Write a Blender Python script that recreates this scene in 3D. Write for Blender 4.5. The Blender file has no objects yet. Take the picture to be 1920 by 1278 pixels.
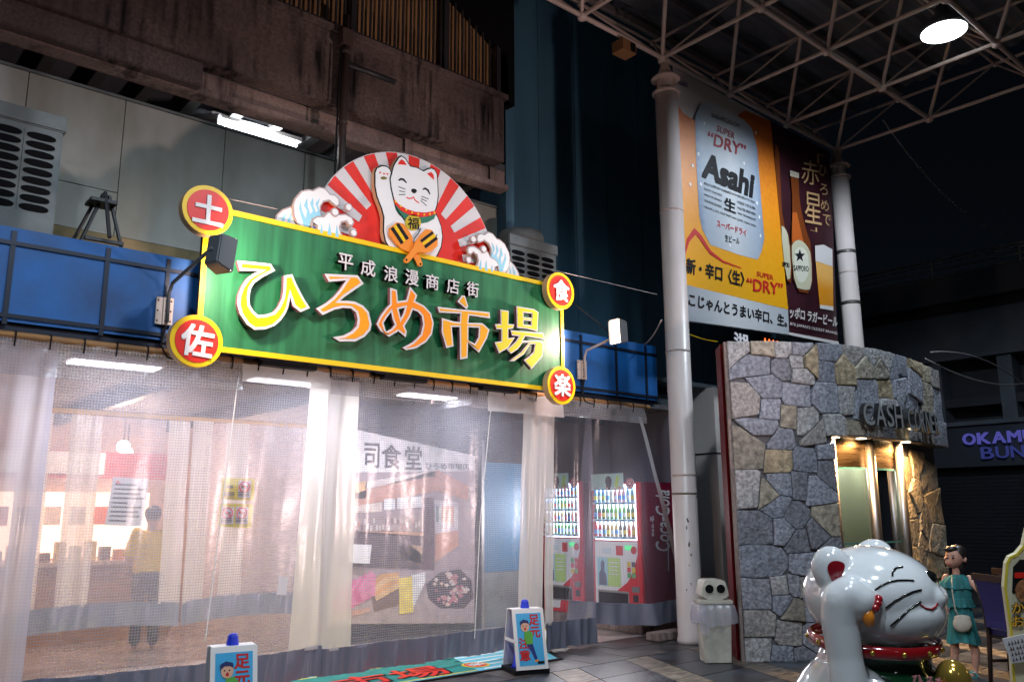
import bpy, bmesh, math, random
from mathutils import Vector, Matrix, noise
from mathutils.geometry import tessellate_polygon
random.seed(7)
PI = math.pi; R = math.radians
SC = bpy.context.scene; COL = SC.collection

# ------------------------------------------------------------------ camera
F, YAW, PIT, ROL = 1575.8, 0.71034, 0.199442, -0.00613
CX, CY = 960.0, 639.0
CAM = Vector((0, 0, 1.6))
fw = Vector((math.sin(YAW)*math.cos(PIT), math.cos(YAW)*math.cos(PIT), math.sin(PIT)))
r0 = Vector((math.cos(YAW), -math.sin(YAW), 0)); u0 = r0.cross(fw)
rt = r0*math.cos(ROL)+u0*math.sin(ROL); up = -r0*math.sin(ROL)+u0*math.cos(ROL)
cd = bpy.data.cameras.new('camera'); cam = bpy.data.objects.new('camera', cd); COL.objects.link(cam)
cd.sensor_width = 36; cd.lens = F*36/1920; cd.clip_end = 400; cd.clip_start = .05
cam.matrix_world = Matrix(((rt.x, up.x, -fw.x, CAM.x), (rt.y, up.y, -fw.y, CAM.y), (rt.z, up.z, -fw.z, CAM.z), (0, 0, 0, 1)))
SC.camera = cam
# ------------------------------------------------------------------ night sky, faint moon, exposure
w = bpy.data.worlds.new('World'); SC.world = w; w.use_nodes = True
nt = w.node_tree; bg = nt.nodes['Background']
sky = nt.nodes.new('ShaderNodeTexSky'); sky.sky_type = 'NISHITA'; sky.sun_disc = False
sky.sun_elevation = R(35); sky.sun_rotation = R(200); nt.links.new(sky.outputs[0], bg.inputs[0]); bg.inputs[1].default_value = 0.0005
sl = bpy.data.lights.new('moon', 'SUN'); sl.energy = 0.012; sl.angle = R(.5); sl.color = (.8, .88, 1)
so = bpy.data.objects.new('moon', sl); COL.objects.link(so); so.rotation_euler = (R(55), 0, R(-20))
SC.view_settings.view_transform = 'Standard'; SC.view_settings.look = 'None'
SC.view_settings.exposure = 0.7; SC.view_settings.gamma = 1.0; SC.view_settings.use_curve_mapping = False
SC.render.engine = 'CYCLES'; SC.cycles.max_bounces = 10; SC.cycles.transparent_max_bounces = 24; SC.cycles.use_denoising = True
SC.cycles.sample_clamp_indirect = 4.0; SC.cycles.caustics_reflective = False; SC.cycles.caustics_refractive = False

# ------------------------------------------------------------------ helpers
def ray(x, y): return rt*((x-CX)/F) - up*((y-CY)/F) + fw
def PY(x, y, Y): d = ray(x, y); return CAM + d*(Y/d.y)
def PZ(x, y, z): d = ray(x, y); return CAM + d*((z-CAM.z)/d.z)
def PX(x, y, X): d = ray(x, y); return CAM + d*(X/d.x)
def PD(x, y, depth): return CAM + ray(x, y)*depth

def mat(name, col, rough=.6, metal=0., var=0., vscale=6., bump=0., bscale=30., emit=None, es=0., coat=0., stretch=None, trans=0., alpha=1., spec=None, col2=None, detail=6.):
    m = bpy.data.materials.new(name); m.use_nodes = True; n = m.node_tree; L = n.links
    b = n.nodes['Principled BSDF']; b.inputs['Base Color'].default_value = (*col, 1); b.inputs['Roughness'].default_value = rough; b.inputs['Metallic'].default_value = metal
    if spec is not None: b.inputs['Specular IOR Level'].default_value = spec
    if coat: b.inputs['Coat Weight'].default_value = coat; b.inputs['Coat Roughness'].default_value = .05
    if trans: b.inputs['Transmission Weight'].default_value = trans
    if alpha < 1: b.inputs['Alpha'].default_value = alpha
    if emit: b.inputs['Emission Color'].default_value = (*emit, 1); b.inputs['Emission Strength'].default_value = es
    if var or bump:
        tc = n.nodes.new('ShaderNodeTexCoord'); mp = n.nodes.new('ShaderNodeMapping'); L.new(tc.outputs['Object'], mp.inputs[0])
        if stretch: mp.inputs['Scale'].default_value = stretch
    if var:
        t = n.nodes.new('ShaderNodeTexNoise'); t.inputs['Scale'].default_value = vscale; t.inputs['Detail'].default_value = detail; L.new(mp.outputs[0], t.inputs['Vector'])
        cr = n.nodes.new('ShaderNodeValToRGB'); L.new(t.outputs[0], cr.inputs[0])
        c2 = col2 or tuple(max(0, c*(1-var)) for c in col); c1 = tuple(min(1, c*(1+var*.5)) for c in col)
        cr.color_ramp.elements[0].position = .32; cr.color_ramp.elements[1].position = .68
        cr.color_ramp.elements[0].color = (*c2, 1); cr.color_ramp.elements[1].color = (*c1, 1); L.new(cr.outputs[0], b.inputs['Base Color'])
        rr = n.nodes.new('ShaderNodeMapRange'); L.new(t.outputs[0], rr.inputs[0]); rr.inputs[3].default_value = max(.03, rough-.12); rr.inputs[4].default_value = min(1, rough+.12); L.new(rr.outputs[0], b.inputs['Roughness'])
    if bump:
        t2 = n.nodes.new('ShaderNodeTexNoise'); t2.inputs['Scale'].default_value = bscale; t2.inputs['Detail'].default_value = 5; L.new(mp.outputs[0], t2.inputs['Vector'])
        bp = n.nodes.new('ShaderNodeBump'); bp.inputs['Strength'].default_value = bump; bp.inputs['Distance'].default_value = .02; L.new(t2.outputs[0], bp.inputs['Height']); L.new(bp.outputs[0], b.inputs['Normal'])
    return m
def emat(name, col, s):
    m = bpy.data.materials.new(name); m.use_nodes = True; n = m.node_tree; n.nodes.clear()
    e = n.nodes.new('ShaderNodeEmission'); e.inputs[0].default_value = (*col, 1); e.inputs[1].default_value = s
    o = n.nodes.new('ShaderNodeOutputMaterial'); n.links.new(e.outputs[0], o.inputs[0]); return m

def thing(name, label, cat, loc=(0, 0, 0), group=None, rot=0.):
    o = bpy.data.objects.new(name, None); COL.objects.link(o); o.location = loc; o.rotation_euler = (0, 0, rot)
    o.empty_display_size = .1; tag(o, label, cat, group); o['_'] = 0; del o['_']; return o
def tag(o, label, cat, group=None):
    o['label'] = label; o['category'] = cat
    if group: o['group'] = group
    return o
def struct(o): o['kind'] = 'structure'; return o

def link(name, me, m, parent=None, local=False):
    o = bpy.data.objects.new(name, me); COL.objects.link(o)
    if m and not me.materials: me.materials.append(m)
    if parent:
        o.parent = parent
        if not local:
            root = parent
            while root.parent: root = root.parent
            if parent.type == 'EMPTY':
                o.matrix_parent_inverse = (Matrix.Translation(parent.location) @ parent.rotation_euler.to_matrix().to_4x4()).inverted()
    return o

class MB:
    def __init__(s, M=None): s.v = []; s.f = []; s.M = M
    def add(s, vs, fs):
        k = len(s.v); s.v += [tuple(s.M @ Vector(v)) if s.M else tuple(v) for v in vs]; s.f += [tuple(i+k for i in f) for f in fs]; return s
    def box(s, x0, x1, y0, y1, z0, z1):
        return s.add([(x0, y0, z0), (x1, y0, z0), (x1, y1, z0), (x0, y1, z0), (x0, y0, z1), (x1, y0, z1), (x1, y1, z1), (x0, y1, z1)],
                     [(0, 3, 2, 1), (4, 5, 6, 7), (0, 1, 5, 4), (1, 2, 6, 5), (2, 3, 7, 6), (3, 0, 4, 7)])
    def quad(s, a, b, c, d): return s.add([a, b, c, d], [(0, 1, 2, 3)])
    def tube(s, pts, r, n=8, cap=True):
        pts = [Vector(p) for p in pts]; rs = r if isinstance(r, (list, tuple)) else [r]*len(pts); vs = []; fs = []
        prev = None
        for i, p in enumerate(pts):
            d = (pts[min(i+1, len(pts)-1)]-pts[max(i-1, 0)]).normalized()
            a = Vector((0, 0, 1)) if abs(d.z) < .95 else Vector((1, 0, 0))
            if prev is not None: a = prev
            x = (a - d*a.dot(d)).normalized(); y = d.cross(x); prev = x
            for k in range(n): t = 2*PI*k/n; vs.append(p + (x*math.cos(t)+y*math.sin(t))*rs[i])
        for i in range(len(pts)-1):
            for k in range(n): fs.append((i*n+k, i*n+(k+1) % n, (i+1)*n+(k+1) % n, (i+1)*n+k))
        if cap: fs.append(tuple(range(n-1, -1, -1))); fs.append(tuple((len(pts)-1)*n+k for k in range(n)))
        return s.add(vs, fs)
    def lathe(s, prof, c=(0, 0, 0), n=24, sx=1, sy=1):
        vs = []; fs = []
        for (r, z) in prof:
            for k in range(n): t = 2*PI*k/n; vs.append((c[0]+r*sx*math.cos(t), c[1]+r*sy*math.sin(t), c[2]+z))
        for i in range(len(prof)-1):
            for k in range(n): fs.append((i*n+k, i*n+(k+1) % n, (i+1)*n+(k+1) % n, (i+1)*n+k))
        fs.append(tuple(range(n-1, -1, -1))); fs.append(tuple((len(prof)-1)*n+k for k in range(n)))
        return s.add(vs, fs)
    def ell(s, c, r, n=16, m=10):
        prof = [(max(.001, math.sin(PI*i/m)), -math.cos(PI*i/m)) for i in range(m+1)]
        vs = []; fs = []
        for (a, z) in prof:
            for k in range(n): t = 2*PI*k/n; vs.append((c[0]+r[0]*a*math.cos(t), c[1]+r[1]*a*math.sin(t), c[2]+r[2]*z))
        for i in range(m):
            for k in range(n): fs.append((i*n+k, i*n+(k+1) % n, (i+1)*n+(k+1) % n, (i+1)*n+k))
        return s.add(vs, fs)
    def prism(s, poly, y0, y1, holes=(), to3=None):
        """poly: 2-D (x,z); front at y0, back at y1"""
        loops = [list(poly)]+[list(h) for h in holes]
        tri = tessellate_polygon([[Vector((a, b, 0)) for a, b in l] for l in loops]); flat = [p for l in loops for p in l]; N = len(flat)
        T = to3 or (lambda a, b, y: (a, y, b))
        vs = [T(a, b, y0) for a, b in flat]+[T(a, b, y1) for a, b in flat]; fs = []
        for t in tri: fs.append(tuple(t)); fs.append(tuple(i+N for i in reversed(t)))
        k = 0
        for l in loops:
            n = len(l)
            for i in range(n): j = (i+1) % n; fs.append((k+i, k+j, k+j+N, k+i+N))
            k += n
        return s.add(vs, fs)
    def mesh(s, name='mesh', smooth=False):
        me = bpy.data.meshes.new(name); me.from_pydata(s.v, [], s.f)
        bm = bmesh.new(); bm.from_mesh(me); bmesh.ops.recalc_face_normals(bm, faces=bm.faces); bm.to_mesh(me); bm.free()
        if smooth:
            for p in me.polygons: p.use_smooth = True
        return me
    def build(s, name, m, parent=None, smooth=False, local=False, bevel=0.):
        me = s.mesh(name, smooth)
        if bevel:
            bm = bmesh.new(); bm.from_mesh(me); bmesh.ops.bevel(bm, geom=[e for e in bm.edges if len(e.link_faces) == 2 and e.calc_face_angle(0) > .6], offset=bevel, segments=2, affect='EDGES', clamp_overlap=True); bm.to_mesh(me); bm.free()
        return link(name, me, m, parent, local)

def area(p): return .5*sum(p[i][0]*p[(i+1) % len(p)][1]-p[(i+1) % len(p)][0]*p[i][1] for i in range(len(p)))
def inset(p, d):
    s = 1 if area(p) > 0 else -1; n = len(p); out = []
    for i in range(n):
        a = Vector(p[i-1]); b = Vector(p[i]); c = Vector(p[(i+1) % n]); e1 = (b-a); e2 = (c-b)
        if e1.length < 1e-6 or e2.length < 1e-6: out.append(tuple(b)); continue
        e1.normalize(); e2.normalize(); n1 = Vector((-e1.y, e1.x))*s; n2 = Vector((-e2.y, e2.x))*s
        q = n1+n2
        if q.length < .2: q = n1*1.0
        q.normalize(); k = d/max(.42, q.dot(n1)); out.append(tuple(b+q*k))
    return out
def smooth_poly(p, it=1):
    for _ in range(it):
        q = []
        for i in range(len(p)):
            a = p[i]; b = p[(i+1) % len(p)]; q += [(a[0]*.75+b[0]*.25, a[1]*.75+b[1]*.25), (a[0]*.25+b[0]*.75, a[1]*.25+b[1]*.75)]
        p = q
    return p
def stroke(pts, w):
    """2-D polyline to a ribbon polygon of width w (list or number)"""
    L = []; Rr = []; n = len(pts)
    for i, p in enumerate(pts):
        a = Vector(pts[max(0, i-1)]); b = Vector(pts[min(n-1, i+1)]); d = (b-a).normalized(); q = Vector((-d.y, d.x))*((w[i] if isinstance(w, (list, tuple)) else w)/2)
        L.append(tuple(Vector(p)+q)); Rr.append(tuple(Vector(p)-q))
    return L+Rr[::-1]
def disc2(c, rx, rz=None, n=28): rz = rz or rx; return [(c[0]+rx*math.cos(2*PI*k/n), c[1]+rz*math.sin(2*PI*k/n)) for k in range(n)]

_tc = {}
def text_data(body, off=0., ext=0.):
    k = (body, off, ext)
    if k not in _tc:
        c = bpy.data.curves.new('t', 'FONT'); c.body = body; c.size = 1; c.offset = off; c.extrude = ext; c.resolution_u = 3
        o = bpy.data.objects.new('t', c); COL.objects.link(o); dg = bpy.context.evaluated_depsgraph_get(); me = o.evaluated_get(dg).to_mesh()
        _tc[k] = ([v.co.copy() for v in me.vertices], [tuple(p.vertices) for p in me.polygons]); bpy.data.objects.remove(o); bpy.data.curves.remove(c)
    return _tc[k]
def text3(name, body, O, U, V, m, parent=None, off=0., ext=0., smooth=False, local=False, zs=1.):
    """text fitted to the parallelogram O, O+U, O+V; extruded along U x V"""
    vs, fs = text_data(body, 0., ext)
    if not vs: return None
    x0 = min(v.x for v in vs); x1 = max(v.x for v in vs); y0 = min(v.y for v in vs); y1 = max(v.y for v in vs); z0 = min(v.z for v in vs)
    O = Vector(O); U = Vector(U); V = Vector(V); N = U.cross(V).normalized()
    b = MB(); d = off*.9; e = 2*d
    for k, (ox, oy) in enumerate([(0, 0)] if off < .004 else [(0, 0), (-d, -d), (d, -d), (d, d), (-d, d)] if off < .02 else [(0, 0), (-d, -d), (d, -d), (d, d), (-d, d), (0, d), (0, -d), (d, 0), (-d, 0)]):
        b.add([O+U*((v.x+ox-x0+d)/(x1-x0+e))+V*((v.y+oy-y0+d)/(y1-y0+e))+N*((v.z-z0)*zs+k*.00025) for v in vs], fs)
    me = bpy.data.meshes.new(name); me.from_pydata(b.v, [], b.f)
    return link(name, me, m, parent, local)
def textq(name, body, bl, br, tl, Y, m, parent, off=0., ext=0., px=lambda x, y: (x, y)):
    a = PY(*px(*bl), Y); b = PY(*px(*br), Y); c = PY(*px(*tl), Y); return text3(name, body, a, b-a, c-a, m, parent, off, ext)

def remesh(b, vox, it=4):
    me = b.mesh(); o = bpy.data.objects.new('t', me); COL.objects.link(o)
    md = o.modifiers.new('r', 'REMESH'); md.mode = 'VOXEL'; md.voxel_size = vox; md.use_smooth_shade = True
    sm = o.modifiers.new('s', 'SMOOTH'); sm.iterations = it; sm.factor = .5
    dg = bpy.context.evaluated_depsgraph_get(); out = bpy.data.meshes.new_from_object(o.evaluated_get(dg)); bpy.data.objects.remove(o)
    for p in out.polygons: p.use_smooth = True
    return out
def chain(b, pts, n=12):
    """pts: (x,y,z,r): capsules joined"""
    for i, p in enumerate(pts):
        b.ell(p[:3], (p[3],)*3, n, 8)
        if i: b.tube([pts[i-1][:3], p[:3]], [pts[i-1][3], p[3]], n)
    return b
def point_light(name, loc, e, col, rad=.05, parent=None):
    l = bpy.data.lights.new(name, 'POINT'); l.energy = e; l.color = col; l.shadow_soft_size = rad
    o = bpy.data.objects.new(name, l); COL.objects.link(o); o.location = loc
    if parent: o.parent = parent; o.matrix_parent_inverse = Matrix.Translation(parent.location).inverted()
    return o
def spot_light(name, loc, d, e, col, ang, blend=.5, rad=.05, parent=None):
    l = bpy.data.lights.new(name, 'SPOT'); l.energy = e; l.color = col; l.shadow_soft_size = rad; l.spot_size = R(ang); l.spot_blend = blend
    o = bpy.data.objects.new(name, l); COL.objects.link(o); o.location = loc; o.rotation_euler = Vector(d).to_track_quat('-Z', 'Y').to_euler()
    if parent: o.parent = parent; o.matrix_parent_inverse = Matrix.Translation(parent.location).inverted()
    return o

# ------------------------------------------------------------------ materials
M = {}
M['slab_dark'] = mat('slab_dark', (.035, .042, .055), .35, var=.5, vscale=5, bump=.25, bscale=22)
M['slab_beige'] = mat('slab_beige', (.24, .2, .15), .45, var=.6, vscale=4, bump=.3, bscale=14, stretch=(1, 3, 1))
M['slab_brown'] = mat('slab_brown', (.12, .10, .09), .4, var=.6, vscale=4, bump=.25, bscale=16)
M['asphalt'] = mat('asphalt', (.04, .04, .045), .6, var=.4, vscale=3, bump=.3, bscale=60)
M['pillar'] = mat('pillar', (.62, .55, .53), .35, var=.14, vscale=3, bump=.05, bscale=40, stretch=(1, 1, .35))
M['chip'] = mat('chip', (.16, .13, .10), .8)
M['band'] = mat('band', (.12, .11, .1), .5, metal=.6)
M['truss'] = mat('truss', (.50, .40, .36), .45, var=.3, vscale=5)
M['deck'] = mat('deck', (.13, .135, .155), .5, var=.3, vscale=2)
def stain_mat(name, base, dark, pale):
    m = bpy.data.materials.new(name); m.use_nodes = True; n = m.node_tree; L = n.links; b = n.nodes['Principled BSDF']; b.inputs['Roughness'].default_value = .9; b.inputs['Specular IOR Level'].default_value = .2
    tc = n.nodes.new('ShaderNodeTexCoord')
    def nz(sc, st, lo, hi, det=10):
        mp = n.nodes.new('ShaderNodeMapping'); mp.inputs['Scale'].default_value = st; L.new(tc.outputs['Object'], mp.inputs[0]); t = n.nodes.new('ShaderNodeTexNoise'); t.inputs['Scale'].default_value = sc; t.inputs['Detail'].default_value = det; L.new(mp.outputs[0], t.inputs['Vector'])
        r = n.nodes.new('ShaderNodeMapRange'); L.new(t.outputs[0], r.inputs[0]); r.inputs[1].default_value = lo; r.inputs[2].default_value = hi; return r.outputs[0], t
    def mix(f, a, c):
        x = n.nodes.new('ShaderNodeMix'); x.data_type = 'RGBA'; L.new(f, x.inputs[0])
        for k, v in ((6, a), (7, c)):
            if isinstance(v, tuple): x.inputs[k].default_value = (*v, 1)
            else: L.new(v, x.inputs[k])
        return x.outputs[2]
    p1, _ = nz(1.1, (1, 1, 1.6), .35, .65); p2, _ = nz(9, (1.4, 1, .12), .42, .62); p3, t3 = nz(30, (1, 1, 1), .3, .7); p4, _ = nz(1.7, (1, 1, .5), .42, .6)
    mm = n.nodes.new('ShaderNodeMath'); mm.operation = 'MULTIPLY'; L.new(p2, mm.inputs[0]); L.new(p4, mm.inputs[1])
    c = mix(p1, base, pale); c = mix(p3, tuple(v*.75 for v in base), c); c = mix(mm.outputs[0], c, dark); L.new(c, b.inputs['Base Color'])
    bp = n.nodes.new('ShaderNodeBump'); bp.inputs['Strength'].default_value = .25; bp.inputs['Distance'].default_value = .01; L.new(t3.outputs[0], bp.inputs['Height']); L.new(bp.outputs[0], b.inputs['Normal']); return m
M['concrete_stain'] = stain_mat('concrete_stain', (.11, .085, .08), (.010, .009, .010), (.19, .14, .13))
M['concrete'] = stain_mat('concrete', (.30, .225, .205), (.10, .075, .07), (.38, .30, .275))
M['beige'] = mat('beige', (.38, .385, .36), .65, var=.3, vscale=1.3, bump=.05, bscale=60, col2=(.27, .26, .21), stretch=(1.5, 1, .7), detail=10)
M['mossy'] = mat('mossy', (.28, .2, .1), .85, var=.6, vscale=3, col2=(.1, .1, .05))
M['seam'] = mat('seam', (.08, .08, .08), .8)
M['bluewall'] = mat('bluewall', (.06, .16, .24), .55, var=.22, vscale=1.2, stretch=(2, 1, .3))
M['black'] = mat('black', (.005, .005, .006), .8, spec=.1)
M['rail'] = mat('rail', (.025, .025, .03), .5)
M['sheet'] = mat('sheet', (.33, .19, .09), .6, var=.35, vscale=3, stretch=(2, 1, .4))
M['fascia'] = mat('fascia', (.002, .095, .33), .55, var=.4, vscale=2.4, bump=.05, bscale=20, detail=10)
M['frame'] = mat('frame', (.012, .018, .035), .4, metal=.3)
M['pipe'] = mat('pipe', (.06, .04, .035), .5)
M['acbody'] = mat('acbody', (.17, .19, .19), .6, var=.4, vscale=3, detail=10)
M['steel'] = mat('steel', (.4, .4, .4), .4, metal=.8)
M['lampmetal'] = mat('lampmetal', (.08, .09, .1), .45)
M['bracket'] = mat('bracket', (.5, .42, .38), .5)
M['green'] = mat('green', (.016, .155, .055), .42, var=.4, vscale=3.5, stretch=(3.5, 1, .25), detail=10)
M['yellow'] = mat('yellow', (.85, .55, .0), .4)
M['red'] = mat('red', (.75, .022, .012), .4)
M['white'] = mat('white', (.8, .79, .78), .45)
M['offwhite'] = mat('offwhite', (.66, .62, .62), .5)
M['edge'] = mat('edge', (.55, .36, .2), .6)
M['edge_dark'] = mat('edge_dark', (.2, .08, .1), .5)
M['ink'] = mat('ink', (.008, .008, .01), .6, spec=.2)
M['olive'] = mat('olive', (.18, .14, .02), .5)
M['bib'] = mat('bib', (.02, .16, .09), .5)
M['gold'] = mat('gold', (.62, .45, .03), .35)
M['orange'] = mat('orange', (.85, .26, .02), .42)
M['lorange'] = mat('lorange', (.85, .45, .05), .42)
M['waveblue'] = mat('waveblue', (.28, .6, .74), .45)
M['wavedeep'] = mat('wavedeep', (.12, .2, .62), .45)
M['waveline'] = mat('waveline', (.42, .33, .33), .5)
M['wood'] = mat('wood', (.38, .19, .07), .6, var=.3, vscale=4, stretch=(1, 6, 6))
M['darkwood'] = mat('darkwood', (.035, .018, .014), .35, var=.3)
M['glow_warm'] = emat('glow_warm', (1, .74, .56), 9)
M['tube'] = emat('tube', (.92, .95, 1), 9)
M['panel_light'] = emat('panel_light', (1, .98, .97), 5)
M['bluepr'] = mat('bluepr', (.06, .42, .75), .4)
M['cone'] = mat('cone', (.005, .03, .55), .4)
M['teal'] = mat('teal', (.01, .22, .2), .6, var=.2, vscale=8)
M['cyan'] = mat('cyan', (.12, .48, .62), .6)
M['matyellow'] = mat('matyellow', (.75, .6, .05), .7)
M['skin'] = mat('skin', (.55, .3, .21), .5)
M['hair'] = mat('hair', (.012, .009, .009), .4)

# ------------------------------------------------------------------ ground and paving
gb = MB(); gb.add([(-60, -60, -.012), (90, -60, -.012), (90, 90, -.012), (-60, 90, -.012)], [(0, 1, 2, 3)])
ground = struct(gb.build('ground', M['asphalt']))
DX, DY = -.42, -.91          # the bands of the arcade paving run askew to the shop fronts
def slab_mesh(x, y, wd, n, m):
    q = .006; b = MB()
    b.add([(q, -q, -.01), (wd-q, -q, -.01), (wd+DX*n-q, DY*n+q, -.01), (DX*n+q, DY*n+q, -.01), (q, -q, .0), (wd-q, -q, .0), (wd+DX*n-q, DY*n+q, .0), (DX*n+q, DY*n+q, .0)],
          [(0, 1, 2, 3), (4, 7, 6, 5), (0, 4, 5, 1), (1, 5, 6, 2), (2, 6, 7, 3), (3, 7, 4, 0)])
    me = b.mesh('paving_slab'); me.materials.append(m); return me
smD = [slab_mesh(0, 0, .72, .62, mat('slab_dark%d' % i, (.035+.014*i, .041+.014*i, .052+.015*i), .33, var=.75, vscale=3.2, bump=.3, bscale=26, detail=12)) for i in range(3)]
smB = [slab_mesh(0, 0, .38, .62, mat('slab_beige%d' % i, (.24-.06*i, .2-.05*i, .15-.035*i), .42, var=.8, vscale=5, bump=.3, bscale=14, stretch=(1, 3, 1))) for i in range(3)]
for k in range(-4, 8):
    for j in range(10):
        x = 7.24 + k*1.1 + DX*.62*j; y = 6.56 + DY*.62*j
        a = random.randrange(3)
        if x > 2.2 and y > .4:
            o = link('paving_slab', random.choice(smB), None, ground, True); o.location = (x, y, .001+random.random()*.003)
            o = link('paving_slab', random.choice(smD), None, ground, True); o.location = (x+.38, y, .001+random.random()*.003)
def rect_slab(wd, dp, m):
    b = MB(); b.box(.005, wd-.005, .005, dp-.005, -.01, 0); me = b.mesh('paving_slab'); me.materials.append(m); return me
rsl = [rect_slab(.6, .52, mat('slab_brown%d' % i, (.13-.03*i, .115-.025*i, .105-.02*i), .38, var=.85, vscale=3, bump=.25, bscale=16)) for i in range(3)]
for i in range(-2, 16):
    for j in range(2):
        o = link('paving_slab', random.choice(rsl), None, ground, True); o.location = (2.0+i*.6+j*.3, 6.565+j*.52, .001+random.random()*.003)

# ------------------------------------------------------------------ arcade roof: space frame, deck, columns
GX, GY = 13.47, 6.8; BZ, TZ = 7.83, 8.74; S = 1.6
roof = thing('arcade_roof', 'steel space frame of thin pale tubes under a dark corrugated roof', 'roof', (GX, GY, 0))
cyl = MB(); cyl.tube([(0, 0, 0), (0, 0, 1)], 1, 8); cylm = cyl.mesh('tube', True); cylm.materials.append(M['truss'])
def member(name, a, b, r):
    a = Vector(a); b = Vector(b); o = link(name, cylm, None, roof, True); d = b-a
    M4 = Matrix.Translation(a-roof.location) @ d.to_track_quat('Z', 'Y').to_matrix().to_4x4() @ Matrix.Diagonal((r, r, d.length, 1))
    o.matrix_basis = M4
rest = MB()
NX, NY = 6, 5
for i in range(12):
    for j in range(9):
        near = i < NX and j < NY
        def mem(n, a, b, r):
            if near: member(n, a, b, r)
            else: rest.tube([a, b], r, 6)
        x, y = GX-S*i, GY-S*j; tx, ty = GX+S/2-S*i, GY+S/2-S*j
        mem('bottom_chord', (x, y, BZ), (x-S, y, BZ), .034); mem('bottom_chord', (x, y, BZ), (x, y-S, BZ), .03)
        mem('top_chord', (tx, ty, TZ), (tx-S, ty, TZ), .024); mem('top_chord', (tx, ty, TZ), (tx, ty-S, TZ), .028); 
        for sx, sy, rr in ((-1, -1, .03), (1, -1, .017), (-1, 1, .024), (1, 1, .017)):
            mem('web_strut', (x, y, BZ), (x+sx*S/2, y+sy*S/2, TZ), rr)
o = rest.build('frame_tubes', M['truss'], roof, True); o['kind'] = 'stuff'
nb = MB(); nb.lathe([(.03, -.07), (.06, -.05), (.07, 0), (.06, .05), (.03, .07)], n=10); nm = nb.mesh('node', True); nm.materials.append(M['truss'])
for i in range(NX):
    for j in range(NY):
        o = link('node', nm, None, roof, True); o.location = Vector((GX-S*i, GY-S*j, BZ))-roof.location
        o = link('node', nm, None, roof, True); o.location = Vector((GX+S/2-S*i, GY+S/2-S*j, TZ))-roof.location; o.scale = (.7, .7, .7)
db = MB(); vs = []; fs = []; ny = 150
for k in range(ny):
    y = 7.75-k*.09; z = TZ+.22+(.05 if (k//2) % 2 else 0)
    vs += [(14.35, y, z), (-6, y, z)]
    if k: fs.append((2*k-2, 2*k-1, 2*k+1, 2*k))
db.add(vs, fs); db.build('roof_sheet', M['deck'], roof)
pb = MB()
for k in range(9):
    y = 7.5-k*1.6
    pb.box(-6, 14.3, y, y+.06, TZ+.07, TZ+.17); pb.box(-6, 14.3, y-.7, y-.65, TZ+.09, TZ+.17)
pb.build('purlin', mat('purlin', (.2, .17, .17), .5), roof)
def column(x, y, label):
    t = thing('arcade_column', label, 'column', (x, y, 0), 'columns of the arcade')
    b = MB(); b.lathe([(.17, 0), (.172, .05), (.158, .09), (.157, 7.28)], (x, y, 0), 28); b.build('shaft', M['pillar'], t, True)
    b = MB(); b.lathe([(.155, 7.28), (.195, 7.285), (.195, 7.31), (.15, 7.315)], (x, y, 0), 28); b.build('collar', M['truss'], t)
    b = MB(); b.lathe([(.15, 7.5), (.2, 7.505), (.2, 7.525), (.1, 7.53)], (x, y, 0), 28); b.build('collar', M['truss'], t)
    b = MB()
    for k in range(4): a = k*PI/2+.3; b.box(-.015, .015, .03, .17, 7.312, 7.505); 
    b.lathe([(.12, 7.315), (.12, 7.5)], (x, y, 0), 14); b.v = [v if abs(v[0]) > .5 else (v[0]+x, v[1]+y, v[2]) for v in b.v]; b.build('neck', M['truss'], t)
    b = MB(); b.lathe([(.13, 7.53), (.05, 7.76), (.09, 7.765), (.09, 7.8)], (x, y, 0), 8); b.build('cone_cap', M['truss'], t)
    for z, r in ((.0+2.02, .161), (3.62, .1605), (5.55, .1595)):
        b = MB(); b.lathe([(r, z), (r+.004, z+.006), (r+.004, z+.018), (r, z+.024)], (x, y, 0), 28); b.build('joint_ring', M['truss'], t)
    return t
c1 = column(8.72, 6.8, 'stout white arcade column beside the bin, stained and chipped at its foot')
c2 = column(13.47, 6.8, 'white arcade column rising behind the stone booth')
c3 = column(.64, 6.8, 'white arcade column cut by the upper left corner')
for px, py, wpx in ((1290, 975, 5), (1288, 988, 4), (1291, 1018, 6), (1293, 1040, 4), (1291, 1095, 3), (1283, 1108, 3), (1300, 1130, 3), (1289, 1060, 2)):
    d = PY(px, py, 6.63); ang = math.atan2(d.y-6.8, d.x-8.72); z = d.z
    b = MB(); n = 9; pts = []
    for k in range(n): tt = 2*PI*k/n; q = wpx*.0042*(.3+random.random()*1.2); pts.append((q*math.cos(tt)*.7, q*math.sin(tt)*1.3))
    fan = -PI/2-.72+(px-1291)*.045
    b.add([(8.72+.1595*math.cos(fan+a/.16), 6.8+.1595*math.sin(fan+a/.16), z+c) for a, c in pts], [tuple(range(n))]); b.build('paint_chip', M['chip'], c1)
b = MB(); b.lathe([(.1605, 1.79), (.163, 1.795), (.163, 1.81), (.1605, 1.815)], (8.72, 6.8, 0), 28); b.build('wire_band', M['chip'], c1)
for z in (5.0, 5.9): b = MB(); b.lathe([(.16, z), (.166, z+.01), (.166, z+.05), (.16, z+.06)], (13.47, 6.8, 0), 24); b.build('strap', M['band'], c2)

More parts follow.
